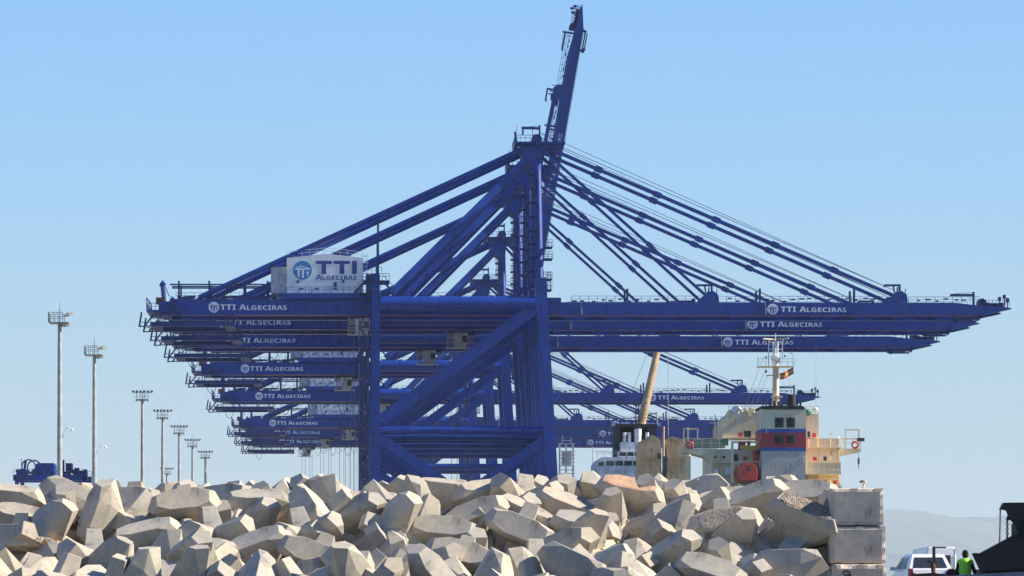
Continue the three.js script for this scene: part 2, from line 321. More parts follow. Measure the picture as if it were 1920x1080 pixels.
  each('floodlight', [558.5, 643.5].map(x => box(0.45, 0.4, 0.35, lx(x), ly(527), hz + 0.18)), M.darkSteel, house);
  each('vent', [565, 594, 628].map(x => box(0.75, 0.22, 0.06, lx(x), ly(540.5), hz + 0.03)), M.darkSteel, house);
  { const g = []; const sl = (hp - he) / (mid - hx0); for (const z of [hz - 0.1, -hz + 0.1]) { for (let i = 0; i <= 10; i++) { const x = hx0 + (hx1 - hx0) * i / 10, y = he + Math.min(x - hx0, hx1 - x) * sl; g.push(box(0.07, 1.1, 0.07, x, y + 0.55, z)); }
      for (const h of [0.6, 1.1]) g.push(bar(V(hx0, he + h, z), V(mid, hp + h, z), 0.07), bar(V(mid, hp + h, z), V(hx1, he + h, z), 0.07)); }
    g.push(...ladder(lx(684), ly(515), ly(473), hz - 0.5, 0.7)); part('roof_railing', g, M.letter, house); }
  const deck = part('house_deck', [bb(lx(526), ly(560.8), -6.2, lx(694), ly(550.6), 6.2)], M.blue, c);
  each('railing', [railing(lx(537), lx(668), ly(550.6), 6.1, 1.1, 1.1), railing(lx(537), lx(668), ly(550.6), -6.1, 1.1, 1.1)], M.steelBlue, deck);
  part('stair', [bar(LP(665, 549, 5.8), LP(681, 532, 5.8), 0.35, 0.8), bar(LP(665, 541, 6.1), LP(681, 524, 6.1), 0.09), ...railing(lx(680), lx(697), ly(532), 6.1, 1.1, 0.6)], M.steelBlue, deck);
  part('gantry_platform', [bb(lx(681), ly(534), 4.8, lx(730), ly(532), 10.6), ...railing(lx(681), lx(730), ly(532), 10.6, 1.2, 0.7), bb(lx(686), ly(552), 6.4, lx(697), ly(520), 10.2), bar(LP(716, 532, 10.4), LP(734, 551, 10.4), 0.3, 0.8), bar(LP(718, 522, 10.6), LP(736, 541, 10.6), 0.09), ...railing(lx(690), lx(716), ly(519), 10.4, 1.1, 0.6)], M.steelBlue, c);
  // apex frame
  const ax = lx(1010);
  for (const s of [1, -1]) {
    const zt = s * 3.0, zb = s * FRAME_Z;
    part('column', [rod(V(ax, ly(527), s * 7.6), V(lx(1008), ly(296), s * 3.4), 0.72, 16)], M.blue, c);
    part('back_leg', [bar(LP(733, 553, s * 7.4), LP(996, 288, zt), 1.3, 1.2)], M.blue, c);
    part('backstay', [rod(LP(372, 558, s * GIRDER_Z), LP(992, 272, s * 3.4), 0.5, 12)], M.blue, c);
    part('post', [bar(LP(709, 520, s * 4.4), LP(709, 402, s * 3.9), 0.34)], M.steelBlue, c);
  }
  { const g = []; for (const y of [330, 365, 400, 436, 470, 500]) { const t = (y - 296) / (527 - 296), z = 3.4 + (7.6 - 3.4) * t; g.push(bar(LP(1009, y, -z), LP(1009, y, z), 0.5)); }
    part('column_tie', g, M.blue, c); }
  const cap = part('apex_head', [prism([[lx(972), ly(268)], [lx(1018), ly(268)], [lx(1016), ly(300)], [lx(1000), ly(306)], [lx(986), ly(300)]], -4, 4), bb(lx(966), ly(269), -5, lx(1060), ly(265), 5), bb(lx(1015), ly(276), -4.5, lx(1056), ly(269.5), 4.5), disc(0.95, lx(1008), ly(257), 2.4, 0.7, 18), disc(0.95, lx(1008), ly(257), -2.4, 0.7, 18), bb(lx(1004), ly(266), -3, lx(1013), ly(256), 3)], M.blue, c);
  part('railing', [...railing(lx(966), lx(1060), ly(265), 5, 1.15, 0.9), ...railing(lx(966), lx(1060), ly(265), -5, 1.15, 0.9), ...railingZ(-5, 5, lx(966), ly(265)), bar(LP(968, 265, 4.9), LP(966, 247, 4.9), 0.4), bar(LP(969, 248, 4.9), LP(969, 234, 4.9), 0.07)], M.steelBlue, cap);
  part('davit', [bar(LP(1013, 266, 3), LP(1013, 231, 3), 0.3), bar(LP(1013, 237, 3), LP(979, 236, 3), 0.42), bar(LP(1013, 232, 3), LP(981, 235, 3), 0.07), bar(LP(982, 238, 3), LP(981, 250, 3), 0.3), bar(LP(1000, 238, 3), LP(1000, 262, 3), 0.1)], M.steelBlue, cap);
  part('stair', [bar(LP(998, 262, 5.6), LP(1018, 282, 5.6), 0.3, 0.7), bar(LP(1000, 253, 5.9), LP(1020, 273, 5.9), 0.08), bar(LP(1000, 257, 5.9), LP(1020, 277, 5.9), 0.08)], M.steelBlue, cap);
  // ladders, cages and landings up the column
  { const g = [...ladder(lx(997), ly(545), ly(310), 6.6, 0.7)];
    for (let y = 330; y < 540; y += 26) { g.push(bb(lx(990), ly(y), 4.8, lx(1004), ly(y - 1), 7.6), ...railing(lx(990), lx(1004), ly(y - 1), 7.5, 1.0, 0.7)); }
    part('column_ladder', g, M.steelBlue, c); }
  { const g = []; for (const [y, w] of [[468, 36], [490, 36], [528, 34], [548, 33]]) g.push(bb(lx(1016), ly(y), 5.5, lx(1016 + w / 2), ly(y - 1), 9), ...railing(lx(1017), lx(1016 + w / 2), ly(y - 1), 8.9, 1.2, 0.8), ...railing(lx(1017), lx(1016 + w / 2), ly(y - 1), 5.6, 1.2, 0.8));
    g.push(...ladder(lx(1028), ly(548), ly(510), 6.4, 0.6));
    part('landing', g, M.steelBlue, c); }
  // stair tower beside the rear leg
  { const g = [], x0 = lx(673), x1 = lx(691), z0 = 8.4, z1 = 11.2, y0 = 0.2, y1 = ly(556), n = 17, h = (y1 - y0) / n;
    for (const x of [x0, x1]) for (const z of [z0, z1]) g.push(box(0.14, y1 - y0, 0.14, x, (y0 + y1) / 2, z));
    for (let i = 0; i <= n; i++) { const y = y0 + i * h; g.push(box(x1 - x0, 0.12, z1 - z0, (x0 + x1) / 2, y, (z0 + z1) / 2));
      if (i < n) { const a = i % 2 ? x0 : x1, b = i % 2 ? x1 : x0; g.push(bar(V(a, y, z1 - 0.5), V(b, y + h, z1 - 0.5), 0.22, 0.8), bar(V(a, y + 1, z1), V(b, y + h + 1, z1), 0.08), bar(V(a, y + 0.5, z1), V(b, y + h + 0.5, z1), 0.06));
        for (let k = 1; k < 4; k++) { const x = a + (b - a) * k / 4, yy = y + h * k / 4; g.push(box(0.06, 1, 0.06, x, yy + 0.5, z1)); }
        g.push(...railing(x0, x1, y, z0, 1.1, 0.6, 0.06)); } }
    part('stair_tower', g, M.steelBlue, c); }
  // trolley with the operator's cab
  const tr = part('trolley', [bb(-2.6, gb - 1.0, -GIRDER_Z + 0.7, 2.6, gb - 0.45, GIRDER_Z - 0.7)], M.steelBlue, c);
  part('operator_cab', [prism([[-1.25, gb - 3.6], [1.0, gb - 3.6], [1.25, gb - 2.6], [1.25, gb - 0.7], [-1.25, gb - 0.7]], 2.6, 5.0)], M.cab, tr);
  part('window', [bb(1.26, gb - 2.5, 2.8, 1.3, gb - 1.0, 4.8), bb(0.2, gb - 2.5, 5.005, 1.1, gb - 1.3, 5.03)], M.glass, tr);
  part('cab_access', [...railing(-2.6, -1.3, gb - 3.5, 5, 1.1, 0.6), bb(-2.7, gb - 3.6, 2.8, -1.26, gb - 3.5, 5), ...ladder(-1.9, gb - 3.4, gb - 0.6, 4.8, 0.7, false), ...railing(-2.6, -1.3, gb - 2.0, 5, 1.1, 0.6), bar(V(-2.6, gb - 3.5, 5), V(-2.6, gb - 0.5, 5), 0.1), bb(1.3, gb - 3.6, 2.8, 1.9, gb - 3.5, 5)], M.cab, tr);
  each('hoist_rope', [-1.6, -0.6, 0.9, 1.7].map(x => rod(V(x, gb - 1, x * 0.6), V(x, gb - 40, x * 0.6), 0.05, 4)), M.cable, tr);
  part('spreader', [bb(-6, gb - 41, -1.2, 6, gb - 40, 1.2)], M.orange, tr);
  // boom, hinged at the front leg; its own axes start at the hinge
  const HX = 1022, HY = 579, bx = px => (px - HX) / K, by = py => (HY - py) / K, BP = (px, py, z) => V(bx(px), by(py), z);
  const boom = part('boom', [], M.blue, c);
  boom.position.set(lx(HX), ly(HY), 0);
  { const g = [], BZ = GIRDER_Z; for (const s of [1, -1]) {
      g.push(prism([[bx(1024), by(590)], [bx(1800), by(590)], [bx(1838), by(590)], [bx(1838), by(573)], [bx(1790), by(567.5)], [bx(1024), by(566.5)]], s * BZ - 0.7, s * BZ + 0.7));
      g.push(bb(bx(1024), by(591.6), s * BZ - 0.9, bx(1838), by(590.05), s * BZ + 0.9)); }
    for (let px = 1060; px < 1830; px += 78) g.push(bb(bx(px), by(587), -BZ + 0.7, bx(px + 8), by(570), BZ - 0.7));
    g.push(bb(bx(1022), by(566), -5.2, bx(1052), by(558), 5.2), bb(bx(1006), by(588), 3.6, bx(1023.9), by(569), 5.0), bb(bx(1006), by(588), -5.0, bx(1023.9), by(569), -3.6));
    boom.geometry = join(g); }
  part('badge', [disc(0.97, bx(1449), by(579.5), nz - 0.05)], M.letter, boom);
  part('badge_drawing', craneGlyph(0.97, bx(1449), by(579.5), nz - 0.015), M.blue, boom);
  part('lettering', words([['TTI', 0.98, 0.42], ['A', 0.98, 0.07], ['LGECIRAS', 0.80, 0]], bx(1464), bx(1587), by(585), nz - 0.05), M.letter, boom);
  part('trolley_rail', [bb(bx(1024), by(593.3), nz + 0.1, bx(1830), by(592.3), nz + 0.22)], M.rust, boom);
  each('railing', [railing(bx(1071), bx(1318), by(566.4), nz - 0.2), railing(bx(1346), bx(1664), by(566.8), nz - 0.2), railing(bx(1704), bx(1836), by(568), nz - 0.2), railing(bx(1071), bx(1836), by(566.5), -nz + 0.2)], M.steelBlue, boom);
  { const g = []; for (let px = 1078; px < 1825; px += 17) if (Math.abs(px - 1330) > 24 && Math.abs(px - 1684) > 28) { const a = rr(-3, 3); g.push(box(rr(0.5, 1.0), 0.28, 0.15, bx(px + a), by(562 + rr(-3, 3)), nz - 0.35 + rr(-0.1, 0))); }
    part('cable_box', g, M.letterBlue, boom).userData.kind = 'stuff'; }
  for (const [px, big] of [[1332, 0], [1686, 1]]) {
    const g = []; for (const s of [1, -1]) { g.push(prism([[bx(px - 20), by(566)], [bx(px + 17), by(566)], [bx(px + 15), by(552)], [bx(px + 6), by(545)], [bx(px - 6), by(547)], [bx(px - 14), by(556)]], s * GIRDER_Z - 0.45, s * GIRDER_Z + 0.45)); }
    each('stay_anchor', g, M.blue, boom);
    part('davit', [bar(BP(px + 5, 548, 3), BP(px + 5, 531, 3), 0.34), bar(BP(px + 5, 532.5, 3), BP(px - 24, 532.5, 3), 0.36), bar(BP(px - 23, 532, 3), BP(px - 24, 536, 3), 0.3)], M.steelBlue, boom);
    each('anchor_post', [bar(BP(px - 8, 548, 4.6), BP(px - 10, 536, 4.6), 0.25), bar(BP(px - 3, 548, 4.6), BP(px - 2, 538, 4.6), 0.25), bar(BP(px + 12, 552, 4.6), BP(px + 13, 541, 4.6), 0.14)], M.steelBlue, boom);
  }
  each('stay_rest', [1172, 1177, 1419, 1426, 1595, 1603].map((x, i) => bar(BP(x, 566, 4.2), BP(x, i % 2 ? 540 : 545, 4.2), 0.36)), M.steelBlue, boom);
  each('nose', [prism([[bx(1838), by(592)], [bx(1897), by(579)], [bx(1897), by(577.5)], [bx(1880), by(575)], [bx(1838), by(573)]], 3.6, 5.0), prism([[bx(1838), by(592)], [bx(1897), by(579)], [bx(1897), by(577.5)], [bx(1880), by(575)], [bx(1838), by(573)]], -5.0, -3.6), bb(bx(1840), by(577), -3.6, bx(1892), by(575), 3.6)], M.blue, boom);
  { const g = [...railing(bx(1838), bx(1893), by(574), 4.9, 1.1, 0.8), ...railing(bx(1838), bx(1893), by(574), -4.9, 1.1, 0.8)];
    for (const [px, py, w, h] of [[1846, 566, 1.2, 1.0], [1852, 570, 1.0, 0.8], [1862, 572, 1.6, 0.9], [1872, 572, 1.4, 0.8], [1880, 571, 0.8, 0.9], [1845, 561, 0.6, 0.5]]) g.push(box(w, h, 3, bx(px), by(py), 2.5));
    for (const [px, py] of [[1875, 560], [1884, 556], [1890, 562]]) g.push(bar(BP(px, 576, 4.7), BP(px, py, 4.7), 0.16), box(0.5, 0.7, 0.4, bx(px), by(py), 4.7));
    part('nose_equipment', g, M.steelBlue, boom).userData.kind = 'stuff'; }
  part('tip_davit', [bar(BP(1830, 574, 3), BP(1830, 545, 3), 0.36), bar(BP(1830, 551, 3), BP(1786, 551, 3), 0.4), bar(BP(1830, 546, 3), BP(1788, 549, 3), 0.07)], M.steelBlue, boom);
  part('bumper_frame', [bb(bx(1788), by(598.5), 3.8, bx(1838), by(595.5), 5.0), bb(bx(1795), by(603), 3.8, bx(1832), by(600.5), 5.0), bar(BP(1792, 601, 4.4), BP(1790, 592, 4.4), 0.5), bar(BP(1835, 600, 4.4), BP(1838, 590, 4.4), 0.5), bar(BP(1786, 598, 4.4), BP(1796, 602, 4.4), 0.6)], M.steelBlue, boom);
  part('ladder', [...[1089, 1435].flatMap(px => [bar(BP(px, 590, nz), BP(px + 0.5, 566, nz), 0.09), bar(BP(px + 2, 590, nz), BP(px + 2, 578, nz), 0.2)])], M.galv, boom);
  return c;
}
const proto = makeCrane();
function stays(c, up) {                // forestays between apex and boom
  const th = up, HX = lx(1022), HY = ly(579);
  const onBoom = (px, py, z) => { const x = (px - 1022) / K, y = (579 - py) / K; return V(HX + (th > 0.2 ? 2.3 : 0) + x * Math.cos(th) - y * Math.sin(th), HY + x * Math.sin(th) + y * Math.cos(th), z); };
  for (const s of [1, -1]) for (const [ox, oy, px, w] of [[1013, 268, 1676, 0.62], [1012, 272, 1324, 0.5]]) {
    const a = LP(ox, oy, s * 3.4), b = onBoom(px, 553, s * GIRDER_Z);
    if (up < 0.2) {
      const g = [bar(a, b, w, 0.35)]; const n = px > 1500 ? 6 : 3;
      for (let i = 1; i < n; i++) { const m = a.clone().lerp(b, i / n), d = b.clone().sub(a).normalize(); g.push(bar(m.clone().addScaledVector(d, -0.7), m.clone().addScaledVector(d, 0.7), w * 1.6, 0.6)); }
      part('boom_stay', g, M.blue, c);
      if (px > 1500) part('wire_rope', [rod(a.clone().add(V(0, 1.2, 0)), b.clone().add(V(0, 1.0, 0)), 0.06, 4), rod(a.clone().add(V(0, 2.0, 1)), b.clone().add(V(0, 0.8, 1)), 0.05, 4)], M.cable, c);
    } else {
      const dir = onBoom(1800, 553, 0).sub(onBoom(1100, 553, 0)).normalize();
      const m = b.clone().addScaledVector(dir, -(px > 1500 ? 32 : 4)).add(V(-0.9, 0, 0));
      part('boom_stay', [bar(a, m, w, 0.35), bar(m, b, w, 0.35)], M.blue, c);
    }
  }
}
const RISE = 80.1 * Math.PI / 180;
const craneList = [ // depth ratio from the spacing of the lettering, trolley place (pixel of the first crane), label
  [1.000, 680, 0, 'blue gantry crane beside the breakwater, first of the row, white TTI house in full view'],
  [0.950, 874, 0, 'second blue gantry crane of the row counted from the concrete breakwater, boom lowered'],
  [0.8895, 820, 0, 'third blue gantry crane from the breakwater, boom passing behind the cream ship mast'],
  [0.7953, 640, RISE, 'blue gantry crane with its boom raised almost upright'],
  [0.7036, 737, 0, 'fifth blue gantry crane of the row, lowered boom passing behind the tan jib'],
  [0.6139, 640, 0, 'sixth blue gantry crane of the row counted from the concrete breakwater'],
  [0.5820, 555, 0, 'seventh blue gantry crane of the row counted from the concrete breakwater'],
  [0.5520, 484, 0, 'last blue gantry crane of the row, farthest from the concrete breakwater'],
];
craneList.forEach(([r, trolley, up, label], i) => {
  const c = proto.clone(), D = 520 / r;
  c.name = numbered('gantry_crane'); scene.add(c);
  c.position.set((CX - VX) / K, QUAY, -D - GIRDER_Z - 0.75);
  tag(c, label, 'gantry crane', 'blue gantry cranes in a row along the quay');
  const boom = c.getObjectByName('boom'); boom.rotation.z = up; if (up) boom.position.x += 2.3;
  c.getObjectByName('trolley').position.x = lx(trolley);
  stays(c, up);
});

// ------------------------------------------------------------------ lighting masts
function mast(px, topPy, H, label, kind, cctv, far) {
  const D = (H + QUAY - EYE) * FOCAL / (VY - topPy), x = (px - VX) * D / FOCAL;
  const m = thing('light_mast', label, 'light mast', [x, QUAY, -D], 'tall light masts in the yard');
  part('pole', [rod(V(0, 0, 0), V(0, H - 1, 0), 0.5, 16, 0.3)], M.galv, m);
  part('base_plate', [new THREE.CylinderGeometry(0.9, 0.9, 0.2, 16).translate(0, 0.1, 0)], M.galv, m);
  const y = H - 1.2;
  if (kind === 0) {
    part('head_frame', [bb(-1.6, y, -1.4, 1.5, y + 0.12, 1.4), ...railing(-1.6, 0.6, y + 0.1, 1.4, 1.5, 0.75, 0.09), ...railing(-1.6, 0.6, y + 0.1, -1.4, 1.5, 0.75, 0.09), ...railingZ(-1.4, 1.4, -1.6, y + 0.1, 1.5, 0.7, 0.09), box(0.14, 2.6, 0.14, 0, y + 1, 0), box(0.05, 1.6, 0.05, 0, y + 2.6, 0)], M.galv, m);
    for (let k = 0; k < 3; k++) part('floodlight', [box(1.0, 0.22, 0.7, 0.9 + k * 0.5, y + 1.3 + (k % 2) * 0.28, -1 + k, 0, 0.2 * k, 0.12)], M.cab, m);
    for (let k = 0; k < 2; k++) part('floodlight', [box(0.9, 0.25, 0.7, 0.5 + k * 0.6, y - 0.3, -0.5 + k, 0, 0.2, -0.15)], M.cab, m);
  } else {
    part('head_frame', [bb(-1.9, y + 1.5, -0.08, 1.9, y + 1.62, 0.08), bb(-1.3, y + 0.1, -0.9, 1.3, y + 0.22, 0.9), ...[-1.2, -0.5, 0.5, 1.2].map(q => box(0.09, 1.4, 0.09, q, y + 0.8, 0)), ...railing(-1.3, 1.3, y + 0.3, 0.9, 0.6, 0.8, 0.07), box(0.14, 2.0, 0.14, 0, y + 0.6, 0), box(0.05, 2.0, 0.05, 0, y + 2.6, 0)], M.galv, m);
    for (let k = 0; k < 6; k++) part('floodlight', [box(0.5, 0.3, 0.5, -1.95 + k * 0.78, y + 1.62 + 0.25, 0.1, 0.4, 0, (k % 2 ? 0.2 : -0.2))], M.darkSteel, m);
    for (let k = 0; k < 4; k++) part('floodlight', [box(0.55, 0.3, 0.5, -1.1 + k * 0.75, y - 0.05, 0.7, 0.3, 0, 0.1)], M.cab, m);
  }
  if (cctv) part('camera_bracket', [pipe([V(0.35, cctv - 1.6, 0), V(0.8, cctv - 0.2, 0), V(1.3, cctv + 0.3, 0), V(1.9, cctv, 0)], 0.06, 5, 10), new THREE.SphereGeometry(0.22, 10, 8).translate(1.9, cctv - 0.15, 0)], M.letter, m);
  return m;
}
mast(112, 592, 40, 'tallest pale light mast, with a one-sided cage of lamps and camera bracket', 0, 22.5);
mast(177, 654, 40, 'second pale light mast with a one-sided lamp cage and camera bracket, beside the tallest', 0, 23);
mast(267, 740, 40, 'light mast with two tiers of lamps, third of the row from the tallest', 1, 11);
mast(305, 775, 40, 'light mast with two tiers of lamps, fourth of the row from the tallest', 1);
mast(336, 804, 40, 'light mast with two tiers of lamps, fifth of the row from the tallest', 1);
mast(361, 829, 40, 'light mast with two tiers of lamps, sixth of the row from the tallest', 1);
mast(385, 851, 40, 'light mast with two tiers of lamps, at the crane end of the row', 1);
mast(313, 882, 40, 'small far light mast standing apart behind the row', 1);

// ------------------------------------------------------------------ yard cranes showing over the breakwater
function yardCrane(px0, px1, topPy, D, label, kind) {
  const k = FOCAL / D, w = (px1 - px0) / k, c = thing('yard_crane', label, 'yard crane', [((px0 + px1) / 2 - VX) / k, QUAY, -D], 'blue yard cranes behind the light masts');
  const y = p => EYE + (VY - p) / k - QUAY, h = w / 2;
  for (const s of [1, -1]) for (const z of [5, -5]) part('leg', [bar(V(s * h * 0.82, 0, z), V(s * h * 0.82, y(896), z), 0.8)], M.blue, c);
  part('beam', [bb(-h, y(903), 3.8, h, y(892), 5.4), bb(-h, y(903), -5.4, h, y(892), -3.8)], M.blue, c);
  each('railing', [railing(-h, h, y(892), 5.3, 1.2, 1.0), railing(-h, h, y(892), -5.3, 1.2, 1.0)], M.steelBlue, c);
  const g = [];
  if (kind) { part('machinery_house', [bb(0, y(890), -2.6, h * 0.95, y(871), 2.6), bb(h * 0.1, y(871), -2, h * 0.9, y(869), 2)], M.blue, c);
    g.push(new THREE.TorusGeometry(1.5, 0.16, 6, 16).translate(-h * 0.3, y(876), 3), new THREE.TorusGeometry(1.5, 0.16, 6, 16).translate(-h * 0.05, y(877), 2), bar(V(-h * 0.62, y(892), 4), V(-h * 0.62, y(861), 4), 0.12), bar(V(-h * 0.5, y(890), 4), V(-h * 0.42, y(866), 4), 0.5), disc(1.4, -h * 0.55, y(895), 5.5, 0.3, 16), bb(-h * 0.9, y(888), 1, -h * 0.4, y(882), 4)); }
  else g.push(bar(V(-h * 0.75, y(900), 4), V(-h * 0.75, y(864), 4), 1.0), bb(-h * 0.5, y(884), 1, -h * 0.1, y(870), 4), bar(V(-h * 0.3, y(882), 4), V(h * 0.5, y(893), 4), 0.9), bar(V(h * 0.25, y(900), 4), V(h * 0.25, y(879), 4), 1.1), bar(V(h * 0.62, y(900), 4), V(h * 0.62, y(884), 4), 0.7), bar(V(h * 0.85, y(900), 4), V(h * 0.85, y(886), 4), 0.5), bar(V(-h * 0.45, y(895), 4.4), V(-h * 0.45, y(870), 4.4), 0.3));
  for (let i = 0; i < 9; i++) g.push(box(rr(0.6, 1.4), rr(0.5, 1.2), 1.2, rr(-h * 0.9, h * 0.9), y(888 + rr(-4, 4)), rr(2, 4.6)));
  part('trolley_gear', g, M.steelBlue, c).userData.kind = 'stuff';
}
yardCrane(30, 106, 865, 640, 'blue yard crane top with machinery house behind the tallest mast', 1);
yardCrane(113, 168, 865, 660, 'low blue yard crane top with slim posts between the two pale masts', 0);
// ------------------------------------------------------------------ vessels
function shipFrame(D, pxc) {           // pixel rectangles to metres at a local depth z, origin on the water at pxc
  const ox = (pxc - VX) * D / FOCAL;
  const X = (px, z = 0) => (px - VX) * (D - z) / FOCAL - ox, Y = (py, z = 0) => EYE + (VY - py) * (D - z) / FOCAL;
  return { pos: [ox, 0, -D], X, Y, P: (px, py, z = 0) => V(X(px, z), Y(py, z), z), R: (x0, y0, x1, y1, z, d) => bb(X(x0, z), Y(y1, z), z - d, X(x1, z), Y(y0, z), z), G: (poly, z, d) => prism(poly.map(([a, b]) => [X(a, z), Y(b, z)]), z - d, z) };
}
{
  const F = shipFrame(420, 1450), { X, Y, P, R, G } = F;
  const s = thing('cargo_ship', 'cream cargo ship with red and blue banded funnel and Spanish flag', 'ship', F.pos);
  part('hull', [new THREE.ExtrudeGeometry(new THREE.Shape([[-12, 6], [-12, -70], [-8, -110], [0, -128], [8, -110], [12, -70], [12, 6], [8, 9], [-8, 9]].map(p => new THREE.Vector2(p[0], -p[1]))), { depth: 13, bevelEnabled: false }).rotateX(-Math.PI / 2).translate(0, -1, 0)], M.hull, s);
  // funnel
  const fn = part('funnel', [R(1427.5, 767, 1511, 846, 0, 6)], M.cream, s);
  part('funnel_base', [R(1428, 846, 1510.6, 1010, -0.02, 6)], M.shipGrey, fn);
  part('funnel_band', [R(1427.2, 804, 1511.3, 811, 0.03, 6.06)], M.band, fn);
  part('funnel_band', [R(1427.2, 811, 1511.3, 839, 0.032, 6.064)], M.red, fn);
  part('funnel_band', [R(1427.2, 839, 1511.3, 845.5, 0.03, 6.06)], M.band, fn);
  for (const [x0, y0] of [[1453, 783], [1475, 783], [1453, 813], [1475, 813]]) {
    const l = part('louvre', [R(x0, y0, x0 + 16, y0 + 18.5, 0.06, 0.05)], M.black, fn);
    part('slat', [0, 1, 2, 3, 4, 5].map(k => box(1.15, 0.06, 0.14, X(x0 + 8), Y(y0 + 2 + k * 3), 0.1, 0.7)), M.darkSteel, l);
  }
  part('funnel_cap', [G([[1429, 767], [1510, 767], [1508, 762.5], [1500, 760.5], [1440, 760.5], [1427, 761.5]], 0.25, 6.5)], M.black, fn);
  each('exhaust_pipe', [rod(P(1484, 762, -3), P(1484, 741, -3), 0.62, 12), rod(P(1444, 762, -2), P(1444, 752.5, -2), 0.19, 8), rod(P(1452, 762, -2), P(1452, 751.5, -2), 0.19, 8), rod(P(1460, 762, -2), P(1460, 752, -2), 0.19, 8), rod(P(1501, 763, -3), P(1501, 753, -3), 0.16, 8), new THREE.TorusGeometry(0.25, 0.09, 6, 12).translate(X(1437), Y(758), -2)], M.black, fn);
  part('ladder', [bar(P(1437, 782, 0.1), P(1437, 812, 0.1), 0.06), ...[0, 1].map(k => box(0.16, 0.22, 0.1, X(1507), Y(858 + k * 7), 0.05))], M.letter, fn);
  // accommodation
  const lower = part('deckhouse', [R(1335, 842, 1432, 1010, -6.1, 12), R(1508, 822, 1575, 1010, -6.1, 12)], M.cream, s);
  const wheel = part('wheelhouse', [G([[1366, 776], [1535, 776], [1535, 821], [1355, 821], [1355, 786]], -8, 7)], M.cream, s);
  each('window', [[1395, 1408, 808, 820, 0], [1419, 1426, 808, 820, 0], [1514, 1519, 809, 820, 0]].map(([a, b, c, d]) => R(a, c, b, d, -7.95, 0.04)), M.glass, wheel);
  each('red_panel', [[1385, 1392, 811, 819], [1523, 1530, 812, 820]].map(([a, b, c, d]) => R(a, c, b, d, -7.94, 0.06)), M.boat, wheel);
  part('wheelhouse_railing', [...railing(X(1366, -8), X(1428, -8), Y(776, -8), -8, 1.1, 0.9, 0.07), ...railing(X(1511, -8), X(1534, -8), Y(776, -8), -8, 1.1, 0.9, 0.07)], M.creamTrim, wheel);
  { const g = []; for (let i = 0; i < 16; i++) g.push(box(rr(0.15, 0.5), rr(0.3, 1.1), 0.4, X(1364 + i * 3.6, -8), Y(773 + rr(-3, 4), -8), -8 + rr(-0.8, 0))); const q = part('deck_fittings', g, M.creamTrim, wheel); q.userData.kind = 'stuff'; }
  part('satellite_dome', [new THREE.SphereGeometry(0.88, 18, 12).scale(1, 1.1, 1).translate(X(1381, -9), Y(773, -9), -9), rod(P(1381, 790, -9), P(1381, 776, -9), 0.35, 10)], M.white, s);
  part('satellite_dome', [new THREE.SphereGeometry(0.4, 14, 10).translate(X(1529, -7), Y(768, -7), -7), rod(P(1529, 776, -7), P(1529, 768, -7), 0.08, 6)], M.white, s);
  part('lamp_drum', [new THREE.SphereGeometry(0.5, 12, 8).translate(X(1515, -7), Y(773, -7), -7)], M.green, s);
  each('red_panel', [[1394, 1401, 856, 863], [1524, 1531, 857, 864], [1562, 1569, 901, 908]].map(([a, b, c, d]) => R(a, c, b, d, -6.04, 0.06)), M.boat, lower);
  each('door', [[1544, 1550, 856, 864, 0], [1374, 1384, 852, 866, 0], [1544, 1550, 901, 909]].map(([a, b, c, d]) => R(a, c, b, d, -6.05, 0.04)), M.darkSteel, lower);
  // ledges, pipes, small windows and lockers on the house front
  each('deck_ledge', [R(1333, 866, 1372, 868.5, -5.6, 0.6), R(1509, 838, 1577, 840.5, -5.6, 0.6), R(1353, 819.5, 1428, 822, -7.6, 0.5)], M.creamTrim, lower);
  each('pipe', [1337, 1350, 1516, 1533, 1557, 1573].map((x, i) => rod(P(x, 905, -5.95), P(x, i < 2 ? 845 : 823, -5.95), 0.07, 6)), M.creamTrim, lower);
  each('porthole', [[1341, 857], [1357, 857], [1523, 905], [1534, 905]].map(([x, y]) => disc(0.22, X(x, -6), Y(y, -6), -6.05, 0.1, 12)), M.glass, lower);
  each('locker', [R(1360, 877, 1370, 890, -5.2, 0.8), R(1552, 872, 1560, 881, -5.6, 0.4), R(1340, 880, 1348, 892, -5.2, 0.8)], M.white, lower);
  part('ladder', ladder(X(1342, -6), Y(905, -6), Y(845, -6), -5.8, 0.4, false), M.creamTrim, lower);
  part('ladder', ladder(X(1570, -6), Y(881, -6), Y(842, -6), -5.8, 0.4, false), M.creamTrim, lower);
  each('roof_gear', [rod(P(1401, 776, -10), P(1401, 760, -10), 0.08, 6), rod(P(1413, 776, -10), P(1413, 764, -10), 0.12, 6), rod(P(1520, 776, -10), P(1520, 757, -10), 0.07, 6), R(1405, 768, 1412, 776, -9, 0.8), R(1368, 768, 1374, 776, -9, 0.8)], M.creamTrim, wheel);
  // bridge wings
  const wl = part('bridge_wing', [G([[1281, 841], [1345, 841], [1345, 905], [1335, 905], [1334.5, 868], [1322, 857], [1300, 851], [1281, 848]], -7.5, 4)], M.cream, s);
  part('wing_bulwark', [R(1281, 829, 1297, 841, -7.45, 0.1)], M.cream, wl);
  part('wing_screen', [R(1300, 824, 1360, 840.5, -7.6, 0.06)], mat([0.16, 0.24, 0.20], 0.4), wl);
  part('wing_railing', [...railing(X(1284, -7.5), X(1365, -7.5), Y(841, -7.5), -7.5, 1.45, 1.2, 0.08)], M.creamTrim, wl);
  part('wing_frame', [bar(P(1282, 841, -8), P(1282, 804, -8), 0.17), bar(P(1308, 841, -8), P(1308, 804, -8), 0.17), bar(P(1281, 804, -8), P(1310, 804, -8), 0.17), bar(P(1290, 841, -7.6), P(1290, 801, -7.6), 0.24)], M.creamTrim, wl);
  part('life_ring', [new THREE.TorusGeometry(0.42, 0.14, 8, 18).translate(X(1293, -7.3), Y(834, -7.3), -7.3)], M.boat, wl);
